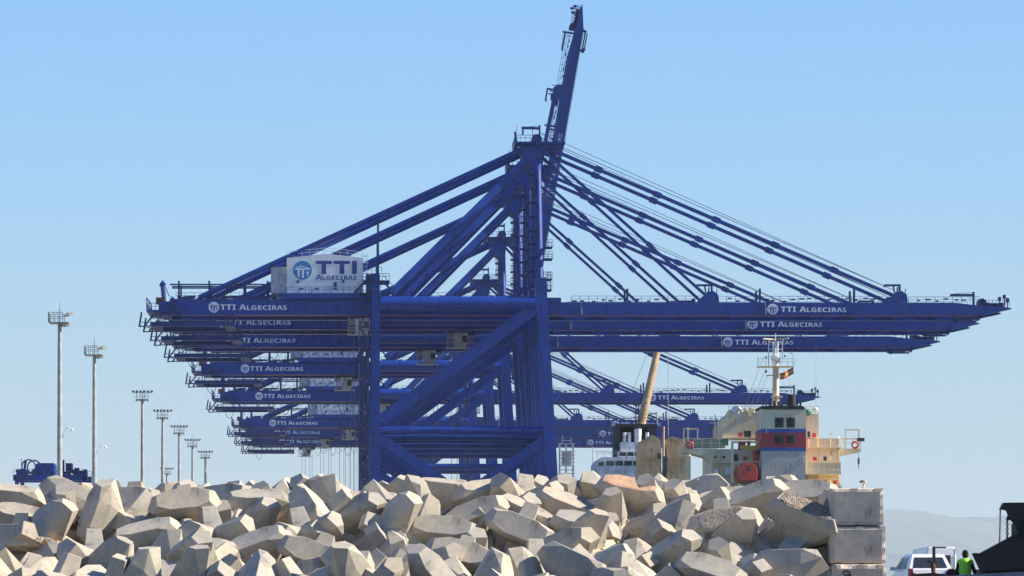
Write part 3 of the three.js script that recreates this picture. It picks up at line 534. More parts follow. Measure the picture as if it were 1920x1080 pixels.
  part('navigation_light_box', [box(0.8, 1.0, 0.6, X(1360, -7.4), Y(829, -7.4), -7.2)], M.green, wl);
  const wr = part('bridge_wing', [G([[1535, 841], [1614, 841], [1614, 847], [1576, 854], [1535, 854]], -7.5, 4)], M.creamTrim, s);
  part('wing_railing', [...railing(X(1536, -7.5), X(1614, -7.5), Y(841, -7.5), -7.5, 1.45, 1.2, 0.08), bb(X(1536, -7.5), Y(824, -7.5), -7.6, X(1612, -7.5), Y(822, -7.5), -7.4)], M.creamTrim, wr);
  part('wing_frame', [bar(P(1585, 841, -8), P(1585, 806, -8), 0.15), bar(P(1610, 841, -8), P(1610, 806, -8), 0.2), bar(P(1584, 806, -8), P(1611, 806, -8), 0.17)], M.creamTrim, wr);
  part('life_ring', [new THREE.TorusGeometry(0.45, 0.14, 8, 18).translate(X(1603, -7.3), Y(834, -7.3), -7.3)], M.boat, wr);
  part('wing_locker', [R(1608, 821, 1621, 827, -7.2, 0.8)], M.darkSteel, wr);
  part('navigation_light_box', [box(0.8, 0.9, 0.6, X(1566, -7.3), Y(832, -7.3), -7.1)], M.green, wr);
  part('loudhailer', [rod(P(1571, 840, -7.2), P(1571, 818, -7.2), 0.2, 8), box(0.5, 0.3, 0.4, X(1557, -7.2), Y(814, -7.2), -7.2), bar(P(1557, 840, -7.2), P(1557, 815, -7.2), 0.1)], M.white, wr);
  part('hanging_buoy', [rod(P(1610, 847, -7.4), P(1610, 859, -7.4), 0.03, 4), rod(P(1610, 859, -7.4), P(1610, 870, -7.4), 0.16, 8), rod(P(1610, 870, -7.4), P(1610, 878, -7.4), 0.06, 5)], M.darkSteel, wr);
  const bal = part('balcony', [R(1511, 882, 1577, 889, -2.2, 4)], M.creamTrim, s);
  part('railing', railing(X(1512, -2.2), X(1576, -2.2), Y(882, -2.2), -2.3, 1.2, 1.2, 0.07), M.creamTrim, bal);
  part('bulwark_panel', [R(1513, 868, 1576, 881.8, -2.4, 0.06)], M.cream, bal);
  part('deck_edge', [R(1508, 910, 1578, 916, -2, 4)], M.creamTrim, bal);
  // lifeboat in its frame
  const dv = part('boat_davit', [bar(P(1373, 905, -2), P(1373, 829, -2), 0.36), bar(P(1433, 905, -2), P(1430, 829, -2), 0.3), bar(P(1371, 829, -2), P(1433, 829, -2), 0.28), bar(P(1374, 866, -2), P(1424, 866, -2), 0.14), bar(P(1424, 866, -2), P(1424, 890, -2), 0.12), bar(P(1386, 866, -2), P(1386, 890, -2), 0.12)], M.creamTrim, s);
  { const g = []; for (let i = 0; i < 7; i++) g.push(bar(P(1388 + i * 5.3, 835.5, -1.7), P(1392.6 + i * 5.3, 843.5, -1.7), 0.3, 0.3)); part('striped_boom', g, M.yellow, dv); part('striped_boom', [bar(P(1384, 839.5, -1.9), P(1422, 839.5, -1.9), 0.5, 0.3), pipe([P(1414, 839, -1.8), P(1424, 843, -1.8), P(1425, 850, -1.8), P(1421, 851, -1.8)], 0.18, 6, 10)], M.black, dv); }
  part('hoist', [box(1.0, 1.2, 0.8, X(1391, -2), Y(836, -2), -2), box(0.4, 0.9, 0.5, X(1404, -2), Y(833, -2), -2)], M.red, dv);
  part('hoist', [box(0.9, 1.9, 0.8, X(1418, -2.6), Y(857, -2.6), -2.6)], M.boat, dv);
  const boat = part('lifeboat', [new ConvexGeometry([[-1.45, 0], [-1.3, 1.0], [-0.6, 1.6], [0.5, 1.65], [1.2, 1.2], [1.5, 0.3], [1.3, -1], [-1.2, -1]].flatMap(([x, y]) => [V(x, y, 0.5), V(x * 0.85, y * 0.94, 1.1), V(x, y, -4.4), V(x * 0.6, y * 0.8, -5.4)]))], M.boat, s);
  boat.position.set(X(1402, -1), Y(889, -1), -1);
  part('hatch', [box(0.5, 0.45, 0.06, 0, 0.65, 1.12), box(0.9, 0.1, 0.1, 0, 1.05, 1.05)], M.darkSteel, boat);
  part('pedestal_post', [rod(P(1291, 912, -3), P(1291, 852, -3), 0.32, 10), box(0.7, 0.5, 0.5, X(1287, -3), Y(873, -3), -2.9)], M.creamTrim, s);
  part('side_mast', [rod(P(1341, 822, -9), P(1341, 777, -9), 0.2, 8, 0.06), bar(P(1330, 793, -9), P(1351, 793, -9), 0.12), bar(P(1337, 822, -9), P(1339, 800, -9), 0.1), bar(P(1346, 822, -9), P(1344, 800, -9), 0.1), bar(P(1336, 806, -9), P(1347, 806, -9), 0.1), bar(P(1336, 813, -9), P(1347, 813, -9), 0.1)], M.creamTrim, s);
  // radar mast
  const m = part('radar_mast', [rod(P(1454.5, 800, -9), P(1454.5, 688, -9), 0.55, 14, 0.45), box(1.6, 0.2, 1, X(1456, -9), Y(744, -9), -8.6), bb(X(1420, -9), Y(689, -9), -10, X(1488, -9), Y(687.5, -9), -8)], M.cream, s);
  part('railing', [...railing(X(1420, -9), X(1488, -9), Y(687.5, -9), -8, 1.1, 1.0, 0.06), bar(P(1421, 687, -8), P(1421, 668, -8), 0.06), bar(P(1486, 687, -8), P(1486, 663, -8), 0.06), bar(P(1486, 664, -8), P(1481, 661, -8), 0.1)], M.creamTrim, m);
  part('lattice_top', [bar(P(1441, 687, -9), P(1441, 634, -9), 0.13), bar(P(1467, 687, -9), P(1467, 634, -9), 0.13), bar(P(1441, 655, -9), P(1467, 655, -9), 0.1), bar(P(1441, 668, -9), P(1467, 668, -9), 0.1), rod(P(1450, 688, -9.2), P(1450, 642, -9.2), 0.14, 6), rod(P(1458, 688, -9), P(1458, 642, -9), 0.14, 6), rod(P(1454, 688, -8.6), P(1454, 625, -8.6), 0.16, 6, 0.05), bar(P(1447, 648, -9), P(1461, 648, -9), 0.1), bar(P(1443, 642, -9), P(1465, 642, -9), 0.14), ...[655, 665, 675].flatMap(y => [bar(P(1449, y, -8.5), P(1459, y - 6, -8.5), 0.07)]), box(0.7, 0.7, 0.7, X(1451, -8.6), Y(672, -8.6), -8.4), box(0.5, 0.9, 0.5, X(1459, -8.6), Y(676, -8.6), -8.4)], M.white, m);
  part('radar_scanner', [box(2.3, 0.16, 0.3, X(1442, -8.6), Y(636, -8.6), -8.4, 0, 0.5), box(0.3, 0.3, 0.3, X(1442, -8.6), Y(639, -8.6), -8.4)], M.creamTrim, m);
  part('radar_scanner', [box(1.6, 0.16, 0.3, X(1468, -8.6), Y(635, -8.6), -8.4, 0, -0.4), box(0.3, 0.3, 0.3, X(1468, -8.6), Y(638, -8.6), -8.4)], M.creamTrim, m);
  part('mast_light', [box(0.24, 0.4, 0.24, X(1436, -8.4), Y(697, -8.4), -8.2), bar(P(1436, 705, -8.4), P(1450, 703, -8.4), 0.12), box(0.2, 0.3, 0.2, X(1436, -8.4), Y(670, -8.4), -8.2), box(0.2, 0.3, 0.2, X(1471, -8.4), Y(668, -8.4), -8.2)], M.darkSteel, m);
  { // flag: three stripes of one waving cloth, each with its own thickness
    const stripe = (f0, f1, mm, t) => { const g = new THREE.BoxGeometry(1, 1, t, 10, 1, 1), p = g.attributes.position;
      for (let i = 0; i < p.count; i++) { const u = p.getX(i) + 0.5, f = f0 + (f1 - f0) * (p.getY(i) + 0.5); const px = 1462 + 26 * u + (f - 0.5) * -1, py = 712 - f * 12 - u * 10 + Math.sin(u * 5) * 1.3; p.setXYZ(i, X(px, -8), Y(py, -8), -8 + 0.18 * Math.sin(u * 6) + p.getZ(i)); } g.computeVertexNormals(); return g; };
    const fl = part('flag', [stripe(0.26, 0.74, 0, 0.02)], M.yellow, m); fl.userData.label = 'red and yellow striped flag with a small red crest';
    part('flag', [stripe(0, 0.259, 0, 0.02)], M.red, m); part('flag', [stripe(0.741, 1, 0, 0.02)], M.red, m);
    part('crest', [box(0.32, 0.34, 0.05, X(1470, -8), Y(702.5, -8), -7.8)], M.rust, m); }
  each('stay_wire', [[1432, 668, 1383, 800], [1436, 690, 1392, 800], [1441, 700, 1402, 800], [1478, 690, 1488, 790]].map(([a, b, c, d]) => rod(P(a, b, -9), P(c, d, -9), 0.025, 4)), M.galv, s);
  part('whip_aerial', [rod(P(1530, 775, -8), P(1530, 650, -8), 0.03, 4, 0.015)], M.galv, s);
  // forward deck houses and hatch gear, tan
  const t1 = part('deck_housing', [G([[1200, 905], [1200, 832], [1206, 824], [1213, 828], [1221, 815], [1229, 818], [1240, 826], [1240, 905]], -40, 7)], M.tan, s);
  const t2 = part('deck_housing', [G([[1250, 905], [1250, 829], [1256, 820], [1262, 818], [1270, 826], [1284, 821], [1290, 838], [1290, 905]], -40, 7)], M.tan, s);
  part('rail', [...railing(X(1204, -39.6), X(1286, -39.6), Y(868, -39.6), -39.6, 0.9, 1.4, 0.1)], M.tan, t1);
  part('fitting', [box(0.6, 2.4, 0.6, X(1247, -39), Y(870, -39), -39), box(0.5, 0.9, 0.5, X(1236, -39), Y(855, -39), -39)], M.darkSteel, t1);
  part('fitting', [rod(P(1244, 880, -39), P(1244, 800, -39), 0.2, 6), bar(P(1258, 820, -39.5), P(1278, 826, -39.5), 0.4)], M.tan, t2);
}
{
  const F = shipFrame(480, 1160), { X, Y, P, R, G } = F;
  const s = thing('white_vessel', 'white vessel with bridge windows and a black funnel casing', 'ship', F.pos);
  part('hull', [bb(X(1112), -1, -60, X(1245), Y(884), 0)], M.shipWhite, s);
  const b = part('superstructure', [G([[1120, 884], [1120, 866], [1128, 857], [1200, 857], [1200, 884]], 0.02, 14), R(1160, 846, 1200, 856.8, -1, 10), R(1164, 829, 1200, 845.9, -1.6, 8)], M.shipWhite, s);
  each('window', [[1122, 1132, 866, 874], [1137, 1151, 864, 873], [1153.5, 1168, 864, 873], [1170.5, 1185, 864, 873], [1187.5, 1199, 864, 873]].map(([a, c, d, e]) => R(a, d, c, e, 0.07, 0.04)), M.glass, b);
  each('window', [[1161.5, 1174, 848, 855], [1176, 1188, 848, 855], [1190, 1199, 848, 855]].map(([a, c, d, e]) => R(a, d, c, e, -0.95, 0.04)), M.glass, b);
  const f = part('funnel_casing', [R(1156, 795, 1232, 800, -4, 8), R(1156, 800, 1163, 858, -4, 8), R(1214, 800, 1231, 829, -4, 8), R(1163, 800, 1214, 829, -9, 3)], M.black, s);
  each('exhaust_pipe', [[1171, 812], [1180, 812], [1213.5, 812]].map(([a]) => rod(P(a, 829, -4), P(a, 811, -4), 0.3, 8)), M.shipWhite, f);
  part('exhaust_pipe', [rod(P(1196, 829, -4), P(1196, 804, -4), 0.62, 12)], M.shipWhite, f);
  part('railing', railing(X(1156, -4), X(1232, -4), Y(795, -4), -4, 1.0, 1.2, 0.07), M.darkSteel, f);
  part('lattice_mast', [bar(P(1191, 795, -6), P(1193, 757, -6), 0.14), bar(P(1199, 795, -6), P(1197, 757, -6), 0.14), ...[762, 768, 775, 782, 789].map(y => bar(P(1190, y, -6), P(1200, y - 3, -6), 0.12)), bar(P(1186, 758, -6), P(1204, 762, -6), 0.12), bar(P(1186, 758, -6), P(1186, 753, -6), 0.12)], M.darkSteel, s);
  part('radar_post', [rod(P(1232, 795, -6), P(1232, 772, -6), 0.1, 6), box(1.4, 0.25, 0.4, X(1231), Y(771), -6, 0, 0, 0.1)], M.shipGrey, s);
  part('railing', railing(X(1120), X(1160), Y(857), -0.1, 1.0, 1.2, 0.06), M.shipGrey, b);
  part('flagstaff', [rod(P(1112, 884, -3), P(1111, 838, -3), 0.08, 5), bar(P(1111, 846, -3), P(1160, 850, -3), 0.05)], M.shipGrey, s);
}
{ // slim tan crane jib behind the vessels
  const F = shipFrame(640, 1200), { X, Y, P, R } = F;
  const s = thing('jib_crane', 'tan crane jib rising beside the white vessel towards the blue booms', 'crane', F.pos);
  part('barge', [bb(-14, -1, -12, 14, 3, 12)], M.hull, s);
  part('tower', [rod(V(0, 3, 0), P(1199, 815, 0), 1.6, 14), R(1185, 800, 1214, 822, 1.5, 3)], M.tan, s);
  const a = P(1200, 805, 0), b = P(1243, 612, 0);
  part('jib', [along(new THREE.CylinderGeometry(0.85, 1.35, 1, 4).rotateY(Math.PI / 4), a, b)], M.tan, s);
  part('wire_rope', [rod(P(1206, 800, 0), b, 0.05, 4), rod(P(1181, 745, 0), b.clone().add(V(-1, 0, 0)), 0.04, 4), rod(P(1181, 745, 0), P(1192, 800, 0), 0.04, 4), rod(P(1252, 612, 0), P(1253, 820, 0), 0.06, 4), bar(P(1252, 612, 0), b, 0.06)], M.galv, s);
}
{ // white lattice tower on the quay
  const F = shipFrame(560, 1062), { X, Y, P } = F;
  const s = thing('lattice_tower', 'small white lattice tower beside the front crane leg', 'tower', [F.pos[0], QUAY, F.pos[2]]);
  const g = [], d = V(0, -QUAY, 0), q = (a, b) => P(a, b).add(d);
  for (const x of [1050, 1062, 1075]) g.push(bar(V(q(x, 0).x, 0, 0), q(x, 832), 0.18), bar(V(q(x, 0).x, 0, -2), q(x, 832).add(V(0, 0, -2)), 0.18));
  for (let y = 832; y < 900; y += 7) g.push(bar(q(1047, y), q(1078, y), 0.16));
  part('tower_frame', g, M.shipWhite, s);
  part('top_rail', [bar(q(1054, 832), q(1054, 817), 0.14), bar(q(1071, 832), q(1071, 820), 0.14), bar(q(1054, 826), q(1071, 826), 0.14), bar(q(1054, 817), q(1058, 822), 0.12)], M.shipWhite, s);
  part('cabin', [bb(q(1054, 0).x, q(0, 872).y, -1.8, q(1072, 0).x, q(0, 845).y, -0.2)], M.shipWhite, s);
}
{ // pale building on the far hillside
  const D = 19000, k = FOCAL / D;
  const b = thing('far_building', 'pale pinkish building low on the hazy far hillside', 'building', [(1680 - VX) / k, EYE + (VY - 1047) / k, -D]);
  part('wall', [bb(-43, -60, -20, 43, 22, 20)], mat([0.75, 0.42, 0.36], 0.9), b);
  part('roof', [bb(-44, 22.01, -21, 44, 25, 21)], mat([0.6, 0.32, 0.25], 0.9), b);
}

// ------------------------------------------------------------------ breakwater of concrete armour units
const UH = 2.3;
function bevelHull(pts, r) {           // convex hull with its edges cut back
  const o = []; for (const p of pts) for (const [x, y, z] of [[1, 0, 0], [-1, 0, 0], [0, 1, 0], [0, -1, 0], [0, 0, 1], [0, 0, -1]]) o.push(V(p.x + x * r, p.y + y * r, p.z + z * r));
  return new ConvexGeometry(o);
}
function unitGeometry([kx, ky, kz]) {
  const r = 0.006, gs = [];
  for (const s of [1, -1]) {
    const p = [];
    for (const x of [1, -1]) { for (const z of [1, -1]) p.push(V(x * 0.38, s * 0.5, z * 0.085), V(x * 0.19, s * 0.5, z * 0.155), V(x * 0.455, s * 0.39, z * 0.13), V(x * 0.18, s * 0.30, z * 0.175), V(x * 0.07, s * -0.02, z * 0.14)); p.push(V(x * 0.535, s * 0.275, 0)); }
    gs.push(bevelHull(p, r));
  }
  for (const s of [1, -1]) {
    const p = []; for (const x of [1, -1]) for (const y of [1, -1]) p.push(V(x * 0.135, y * 0.14, s * 0.05), V(x * 0.095, y * 0.095, s * 0.47));
    gs.push(bevelHull(p, r));
  }
  return join(gs.map(g => g.scale(UH * kx, UH * ky, UH * kz)));
}
const unitGeo = [[1, 1, 1], [1.04, 0.97, 1], [0.97, 1.03, 1.03], [1.02, 1, 0.96]].map(unitGeometry);
const pileDepth = py => 97 - (py - 890) * 0.047;
const GROUP = 'concrete armour units heaped in the breakwater';
function describe(mi, px, py, A, B) {
  const pose = Math.abs(A.y) > 0.7 ? 'standing on end' : Math.abs(B.y) > 0.72 ? 'lying flat' : Math.abs(A.z) > 0.7 ? 'with two arm ends outward' : Math.abs(B.z) > 0.72 ? 'showing its flat side' : 'lying aslant';
  return `${['pale', 'greyish', 'sandy', 'dull grey', 'beige'][mi]} concrete armour unit ${pose}, ${py < 950 ? 'on the crest' : py < 1015 ? 'halfway up' : 'low down'}, ${px < 480 ? 'towards the shrubs' : px > 1150 ? 'towards the cubes' : 'mid heap'}`;
}
const skyline = [[-60, 900], [60, 905], [105, 889], [160, 900], [235, 892], [290, 910], [330, 900], [365, 896], [440, 904], [470, 893], [505, 904], [540, 873], [590, 888], [620, 888], [655, 882], [700, 897], [760, 889], [820, 896], [870, 890], [920, 890], [965, 875], [1000, 885], [1040, 877], [1070, 885], [1118, 872], [1160, 888], [1240, 880], [1260, 892], [1310, 886], [1400, 888], [1445, 885], [1500, 892], [1530, 898], [1700, 930]];
function limitAt(px) { let k = 0; while (k < skyline.length - 2 && px > skyline[k + 1][0]) k++; const [a, b] = [skyline[k], skyline[k + 1]]; return a[1] + (b[1] - a[1]) * (px - a[0]) / (b[0] - a[0]); }
function settle(m, slack) {            // lower a unit until it stays under the crest line of the heap
  m.updateMatrixWorld(); const p = m.geometry.attributes.position, v = V(0, 0, 0); let over = 0;
  for (let i = 0; i < p.count; i += 3) { v.fromBufferAttribute(p, i).applyMatrix4(m.matrixWorld); const px = VX + v.x * FOCAL / -v.z, py = VY - (v.y - EYE) * FOCAL / -v.z; over = Math.max(over, limitAt(px) + slack - py); }
  m.position.y -= over * -m.position.z / FOCAL;
}
function placeUnit(px, py, a, b, opt = {}) {
  const D = (opt.D ?? pileDepth(py)), A = V(...a).normalize(), B0 = V(...b), B = B0.addScaledVector(A, -B0.dot(A)).normalize(), C = new THREE.Vector3().crossVectors(A, B);
  const view = V(0, 0.45, 0.9); let ax = null, best = -9; for (const [v, l] of [[A, 0.40], [B, 0.47], [C, 0.42]]) for (const q of [1, -1]) { const d = v.dot(view) * q; if (d > best) { best = d; ax = v.clone().multiplyScalar(q * l * UH); } }
  const mi = opt.m ?? Math.floor(rnd() * 5), m = new THREE.Mesh(unitGeo[Math.floor(rnd() * 4)], M.conc[mi]);
  m.name = numbered('armour_unit'); m.castShadow = m.receiveShadow = true;
  m.matrixAutoUpdate = true; m.quaternion.setFromRotationMatrix(new THREE.Matrix4().makeBasis(A, B, C)); m.position.copy(at(px, py, D)); if (!opt.D) m.position.sub(ax); if (opt.face) m.position.z += 1.2 + (opt.fwd ?? 0); if (opt.back) m.position.z -= opt.back; else if (!opt.D && !opt.face && Math.abs(A.z) > 0.68) m.position.z += 0.6; const s = (opt.s ?? 1); m.scale.setScalar(s);
  settle(m, opt.D ? 6 : 0);
  scene.add(m); tag(m, opt.label ?? describe(mi, px, py, A, B), 'armour unit', GROUP);
  if (opt.face) {                      // rough cast face on the outer side of one arm
    const g = new THREE.PlaneGeometry(1, 1, 44, 20), p = g.attributes.position, amp = opt.amp ?? 0.04;
    for (let i = 0; i < p.count; i++) { const u = p.getX(i) * 2, v = p.getY(i) * 2; const hw = 0.15 - 0.065 * Math.max(0, (Math.abs(u) - 0.59) / 0.41); const edge = Math.min(1, (1 - Math.abs(v)) * 5) * Math.min(1, (1 - Math.abs(u)) * 10);
      p.setXYZ(i, u * 0.36 * UH, (0.5 * UH) + 0.018 + amp * edge * (vnoise(u * 17 + 50, v * 8 + 40, 128) * 0.7 + vnoise(u * 40 + 90, v * 19 + 80, 256) * 0.5), -v * hw * UH); }
    g.computeVertexNormals(); part('rough_face', [g], opt.face, m); 
  }
  return m;
}
const units = [
  // skyline, from the masts to the ships
  [18, 918, [1, -.1, .1], [.15, .9, .35]], [64, 930, [.6, -.3, .72], [-.5, .6, .5]], [110, 908, [.85, -.42, .2], [.35, .8, -.4]], [150, 922, [.5, .6, .5], [-.6, .5, .6]],
  [170, 958, [.36, .93, .1], [-.72, .25, .62]], [235, 922, [.97, .04, .2], [-.25, .42, .87], { m: 3 }], [278, 928, [.5, .8, .2], [.7, -.3, .6]], [335, 912, [.2, .5, .8], [.85, .3, .2]],
  [348, 940, [.98, .10, 0], [.15, .5, .85], { face: M.tanRough, amp: 0.012, m: 2, label: 'concrete armour unit with a broad flat sandy face, low behind the light masts' }], [365, 908, [.6, .2, .8], [-.3, .9, .1]], [408, 914, [.9, .1, .4], [-.42, .5, .75]], [452, 926, [.3, .3, .9], [.9, .2, -.2]],
  [482, 930, [.95, .05, -.2], [.15, .9, .38]], [470, 908, [.9, -.2, .2], [.2, .8, .3]], [500, 950, [.82, .42, .35], [-.42, .6, .7]], [538, 910, [.12, .72, .68], [.85, -.2, .2]],
  [592, 920, [.82, -.5, .2], [.55, .8, .3]], [572, 950, [.4, -.6, .7], [-.6, .4, .6]], [652, 915, [.2, .85, .45], [.75, -.2, .6]], [655, 955, [.8, .4, .42], [-.35, .7, .6]],
  [690, 915, [1, 0, .1], [.1, .85, .5]], [722, 930, [-.22, .95, .2], [.85, .12, .5]], [762, 908, [.9, -.3, .2], [.25, .9, .3]], [778, 945, [.25, .9, .3], [-.5, .2, .85]],
  [815, 915, [.8, -.1, .3], [.3, .85, .3]], [812, 945, [.3, .8, .5], [.8, -.2, .5]], [866, 920, [.35, .55, .75], [.85, -.4, .1]], [886, 958, [.93, .36, .1], [-.15, .6, .8]],
  [915, 912, [.9, .1, -.3], [.0, .85, .5]], [945, 905, [.95, .15, .2], [.05, .62, .78]], [988, 912, [.12, .62, .78], [.95, -.1, 0]], [1042, 905, [.15, .62, .77], [.88, .2, -.3]],
  [1065, 938, [.9, -.36, .15], [.25, .8, .5]], [1102, 910, [.62, .6, .5], [-.6, .6, .5]], [1175, 912, [.95, -.2, .22], [.28, .74, .6], { face: M.orangeRough, amp: 0.03, m: 4, label: 'concrete armour unit with a rough orange top face' }],
  [1140, 940, [.7, -.2, .7], [-.3, .6, .7]], [1188, 956, [.35, .65, .68], [.8, -.5, .1]], [1250, 926, [.2, .62, .75], [-.78, .6, .2]], [1208, 898, [.95, .05, .3], [-.1, .7, .7]],
  [1310, 922, [.2, .75, .6], [-.72, .5, .4]], [1284, 908, [.7, .3, .6], [.3, .8, -.4]], [1365, 912, [.95, .2, -.1], [.1, .92, .35]], [1405, 925, [.9, .36, .2], [-.1, .75, .65]],
  [1458, 928, [.5, -.75, .3], [.72, .6, .35]], [1508, 920, [.95, .02, .3], [-.22, .6, .75]], [1335, 945, [.5, .5, .7], [-.6, .7, .1]],
  [1350, 976, [.98, .12, .08], [-.05, .36, .93], { face: M.tanRough, amp: 0.02, m: 0, label: 'concrete armour unit with a pale rough flat face turned outward, left of the gravelly one' }],
  [1488, 966, [.84, -.36, .4], [.22, .78, .6], { face: M.gravel, amp: 0.06, m: 3, s: 1.12, fwd: 1.6, label: 'concrete armour unit with a gravelly broken top beside the stacked cubes' }],
  // second and third courses
  [40, 962, [.9, -.2, .35], [.15, .8, .6]], [88, 978, [.3, .9, .3], [-.5, .3, .8]], [14, 1004, [.95, 0, .3], [0, .28, .96]], [50, 1052, [.12, .7, .7], [.92, -.2, .1]], [6, 1058, [.7, -.5, .6], [-.42, .5, .75]],
  [125, 1000, [.6, .3, .7], [.2, .9, -.3]], [184, 1030, [.15, .45, .88], [.97, 0, -.15]], [215, 975, [.8, .3, .5], [-.35, .8, .5]], [270, 990, [.96, .22, .05], [-.16, .85, .5]], [238, 1064, [.6, .5, .62], [.3, -.7, .6]], [286, 1060, [.4, .85, .3], [.75, -.3, .6]],
  [312, 1010, [.3, .2, .9], [.7, .7, -.2]], [412, 990, [.2, .4, .88], [.95, .12, -.25]], [400, 960, [.8, .2, .4], [-.2, .7, .6]], [475, 1012, [.93, .34, .1], [-.22, .76, .6]], [362, 1036, [.95, -.06, .25], [.1, .75, -.62]], [325, 1074, [.97, -.2, .1], [0, .6, .8]],
  [420, 1052, [.5, .3, .8], [-.6, .7, .2]], [484, 1066, [.12, .62, .76], [.92, 0, .1]], [450, 968, [.4, .4, .8], [.8, -.4, .2]], [576, 988, [.1, .42, .9], [.95, .2, -.2]], [532, 965, [.7, .4, .5], [-.5, .7, .4]], [586, 1036, [.9, -.35, .18], [-.25, .45, .85], { m: 3 }], [540, 1066, [.8, .4, .4], [-.3, .5, .8]],
  [640, 985, [.3, .6, .7], [.8, -.3, .4]], [700, 998, [.85, .5, .1], [.28, -.42, .86]], [628, 1020, [.7, .3, .6], [-.4, .8, .3]], [716, 1045, [.3, .85, .42], [-.6, .2, .76]], [650, 1064, [.6, -.5, .5], [-.4, .4, .8]], [760, 985, [.4, .3, .85], [.3, .85, -.3]],
  [792, 1012, [.3, .42, .85], [.9, -.32, 0]], [830, 985, [.97, -.1, .22], [-.15, .6, .78], { m: 3 }], [860, 1036, [.96, -.22, .15], [-.02, .5, .87], { face: M.tanRough, amp: 0.01, m: 3, label: 'concrete armour unit with a smooth flat grey-brown face, its rounded end chipped' }], [800, 1064, [.7, .5, .5], [-.4, .3, .85]],
  [905, 990, [.2, .3, .93], [.25, .92, -.3]], [975, 988, [.9, -.36, .12], [-.3, .32, .9], { m: 1 }], [988, 952, [.8, -.42, .4], [.3, .85, .42]], [932, 1030, [.5, .4, .75], [.7, -.6, .2]], [1014, 1052, [.12, .42, .9], [.98, 0, -.1]], [1048, 1018, [.8, .3, .5], [-.45, .5, .7]],
  [1030, 965, [.6, .3, .7], [-.5, .8, .1]], [1088, 1032, [.56, -.8, .25], [-.72, -.35, .58]], [1150, 1010, [.6, .55, .6], [-.5, .82, -.2]], [948, 1068, [.8, -.4, .4], [-.35, .5, .8]], [1095, 975, [.9, -.2, .3], [.2, .75, .6]], [1140, 1066, [.5, .3, .8], [.6, .5, -.4]],
  [1232, 992, [.7, .66, .3], [.32, -.6, .74]], [1190, 995, [.4, .5, .76], [-.6, .7, 0]], [1216, 1052, [.56, -.8, .25], [-.7, -.3, .62]], [1266, 1046, [.02, .42, .9], [.95, .3, -.1]], [1330, 1044, [.7, .5, .5], [-.5, .7, .4]], [1288, 965, [.6, .5, .6], [-.5, .6, .6]],
  [1390, 1042, [.3, .6, .74], [-.75, .5, .4]], [1430, 1012, [.4, .4, .8], [.7, -.6, .3]], [1420, 970, [.3, .8, .5], [-.6, .5, .6]], [1482, 1050, [.2, .9, .38], [-.62, .1, .78]], [1534, 1064, [.9, -.26, .3], [-.32, .5, .8]], [1440, 1074, [.9, .2, .3], [-.2, .8, .5]], [1362, 1078, [.8, -.3, .5], [.2, .8, .4]],
  [1530, 1005, [.5, .4, .76], [-.5, .7, .3]],
];
const taken = [], spare = [];
[...units.filter(u => u[4]?.label), ...units.filter(u => !u[4]?.label)].forEach(([px, py, a, b, o]) => { if (!o?.label && taken.some(q => Math.hypot((q[0] - px) / (q[2] ? 80 : 58), (q[1] - py) / 36) < 1)) { spare.push([px, py, a, b]); return; } taken.push([px, py, o?.label]); placeUnit(px, py, a, b, o); });
spare.forEach(([px, py, a, b], i) => { placeUnit(px, py + 14, a, b, { back: 1.9 }); });   // the layer below
const rv = () => { let v; do v = V(rr(-1, 1), rr(-1, 1), rr(-1, 1)); while (v.length() > 1 || v.length() < 0.2); return v.normalize(); };
for (let i = 0; i < 18; i++) { const a = rv(), b = rv(); placeUnit(30 + i * 86 + rr(-15, 15), 1106 + rr(-6, 8), a.toArray(), b.toArray(), { D: 86.5 }); }           // foot of the heap, just under the picture
for (let i = 0; i < 16; i++) { const a = rv(), b = rv(); placeUnit(40 + i * 94 + rr(-20, 20), 935 + rr(-6, 8), a.toArray(), b.toArray(), { D: 98.6 }); }              // behind the crest
{ // rubble core under the units
  const g = new THREE.PlaneGeometry(40, 22, 90, 50).rotateX(-Math.PI / 2), p = g.attributes.position;
  for (let i = 0; i < p.count; i++) { const x = p.getX(i) - 5.5, z = p.getZ(i) - 97; const D = -z; let y = 2.3;
    const up = THREE.MathUtils.clamp((D - 88) / (98 - 88), 0, 1), down = THREE.MathUtils.clamp((D - 101) / 7, 0, 1); y += 1.45 * up * (1 - down) * THREE.MathUtils.smoothstep(14.6 - x, 0, 1.5); y += 0.35 * (vnoise(x * 1.7 + 40, z * 1.7 + 200, 256) - 0.5); p.setXYZ(i, x, y, z); }
  g.computeVertexNormals(); struct('rubble_slope', [g], mat([0.42, 0.37, 0.30], 0.95, { map: scaled(gravelTex, 1 / 1.5) }));
}
function shrub(px, py, D, r, rgb, label) {
  const c = at(px, py, D), s = thing('dry_shrub', label, 'shrub', [c.x, c.y - r, c.z]); const g = [];
  for (let i = 0; i < 260; i++) { const d = rv(); d.y = Math.abs(d.y) * 1.2 + 0.1; d.normalize(); const a = V(rr(-.3, .3) * r, rr(0, .2) * r, rr(-.3, .3) * r), b = a.clone().addScaledVector(d, r * rr(0.9, 2.0)); g.push(rod(a, b, 0.008, 3, 0.004));
    for (let k = 0; k < 3; k++) { const q = a.clone().lerp(b, rr(0.4, 1)); g.push(box(rr(0.02, 0.06), rr(0.02, 0.06), 0.012, q.x, q.y, q.z, rr(0, 3), rr(0, 3), rr(0, 3))); } }
  part('twigs', g, mat(rgb, 0.9), s);
}
shrub(128, 968, 94.6, 0.55, [0.16, 0.09, 0.05], 'dark brown dry shrub wedged between armour units under the masts');
shrub(92, 1030, 91.6, 0.5, [0.36, 0.19, 0.07], 'rust coloured dry shrub between armour units low in the heap');
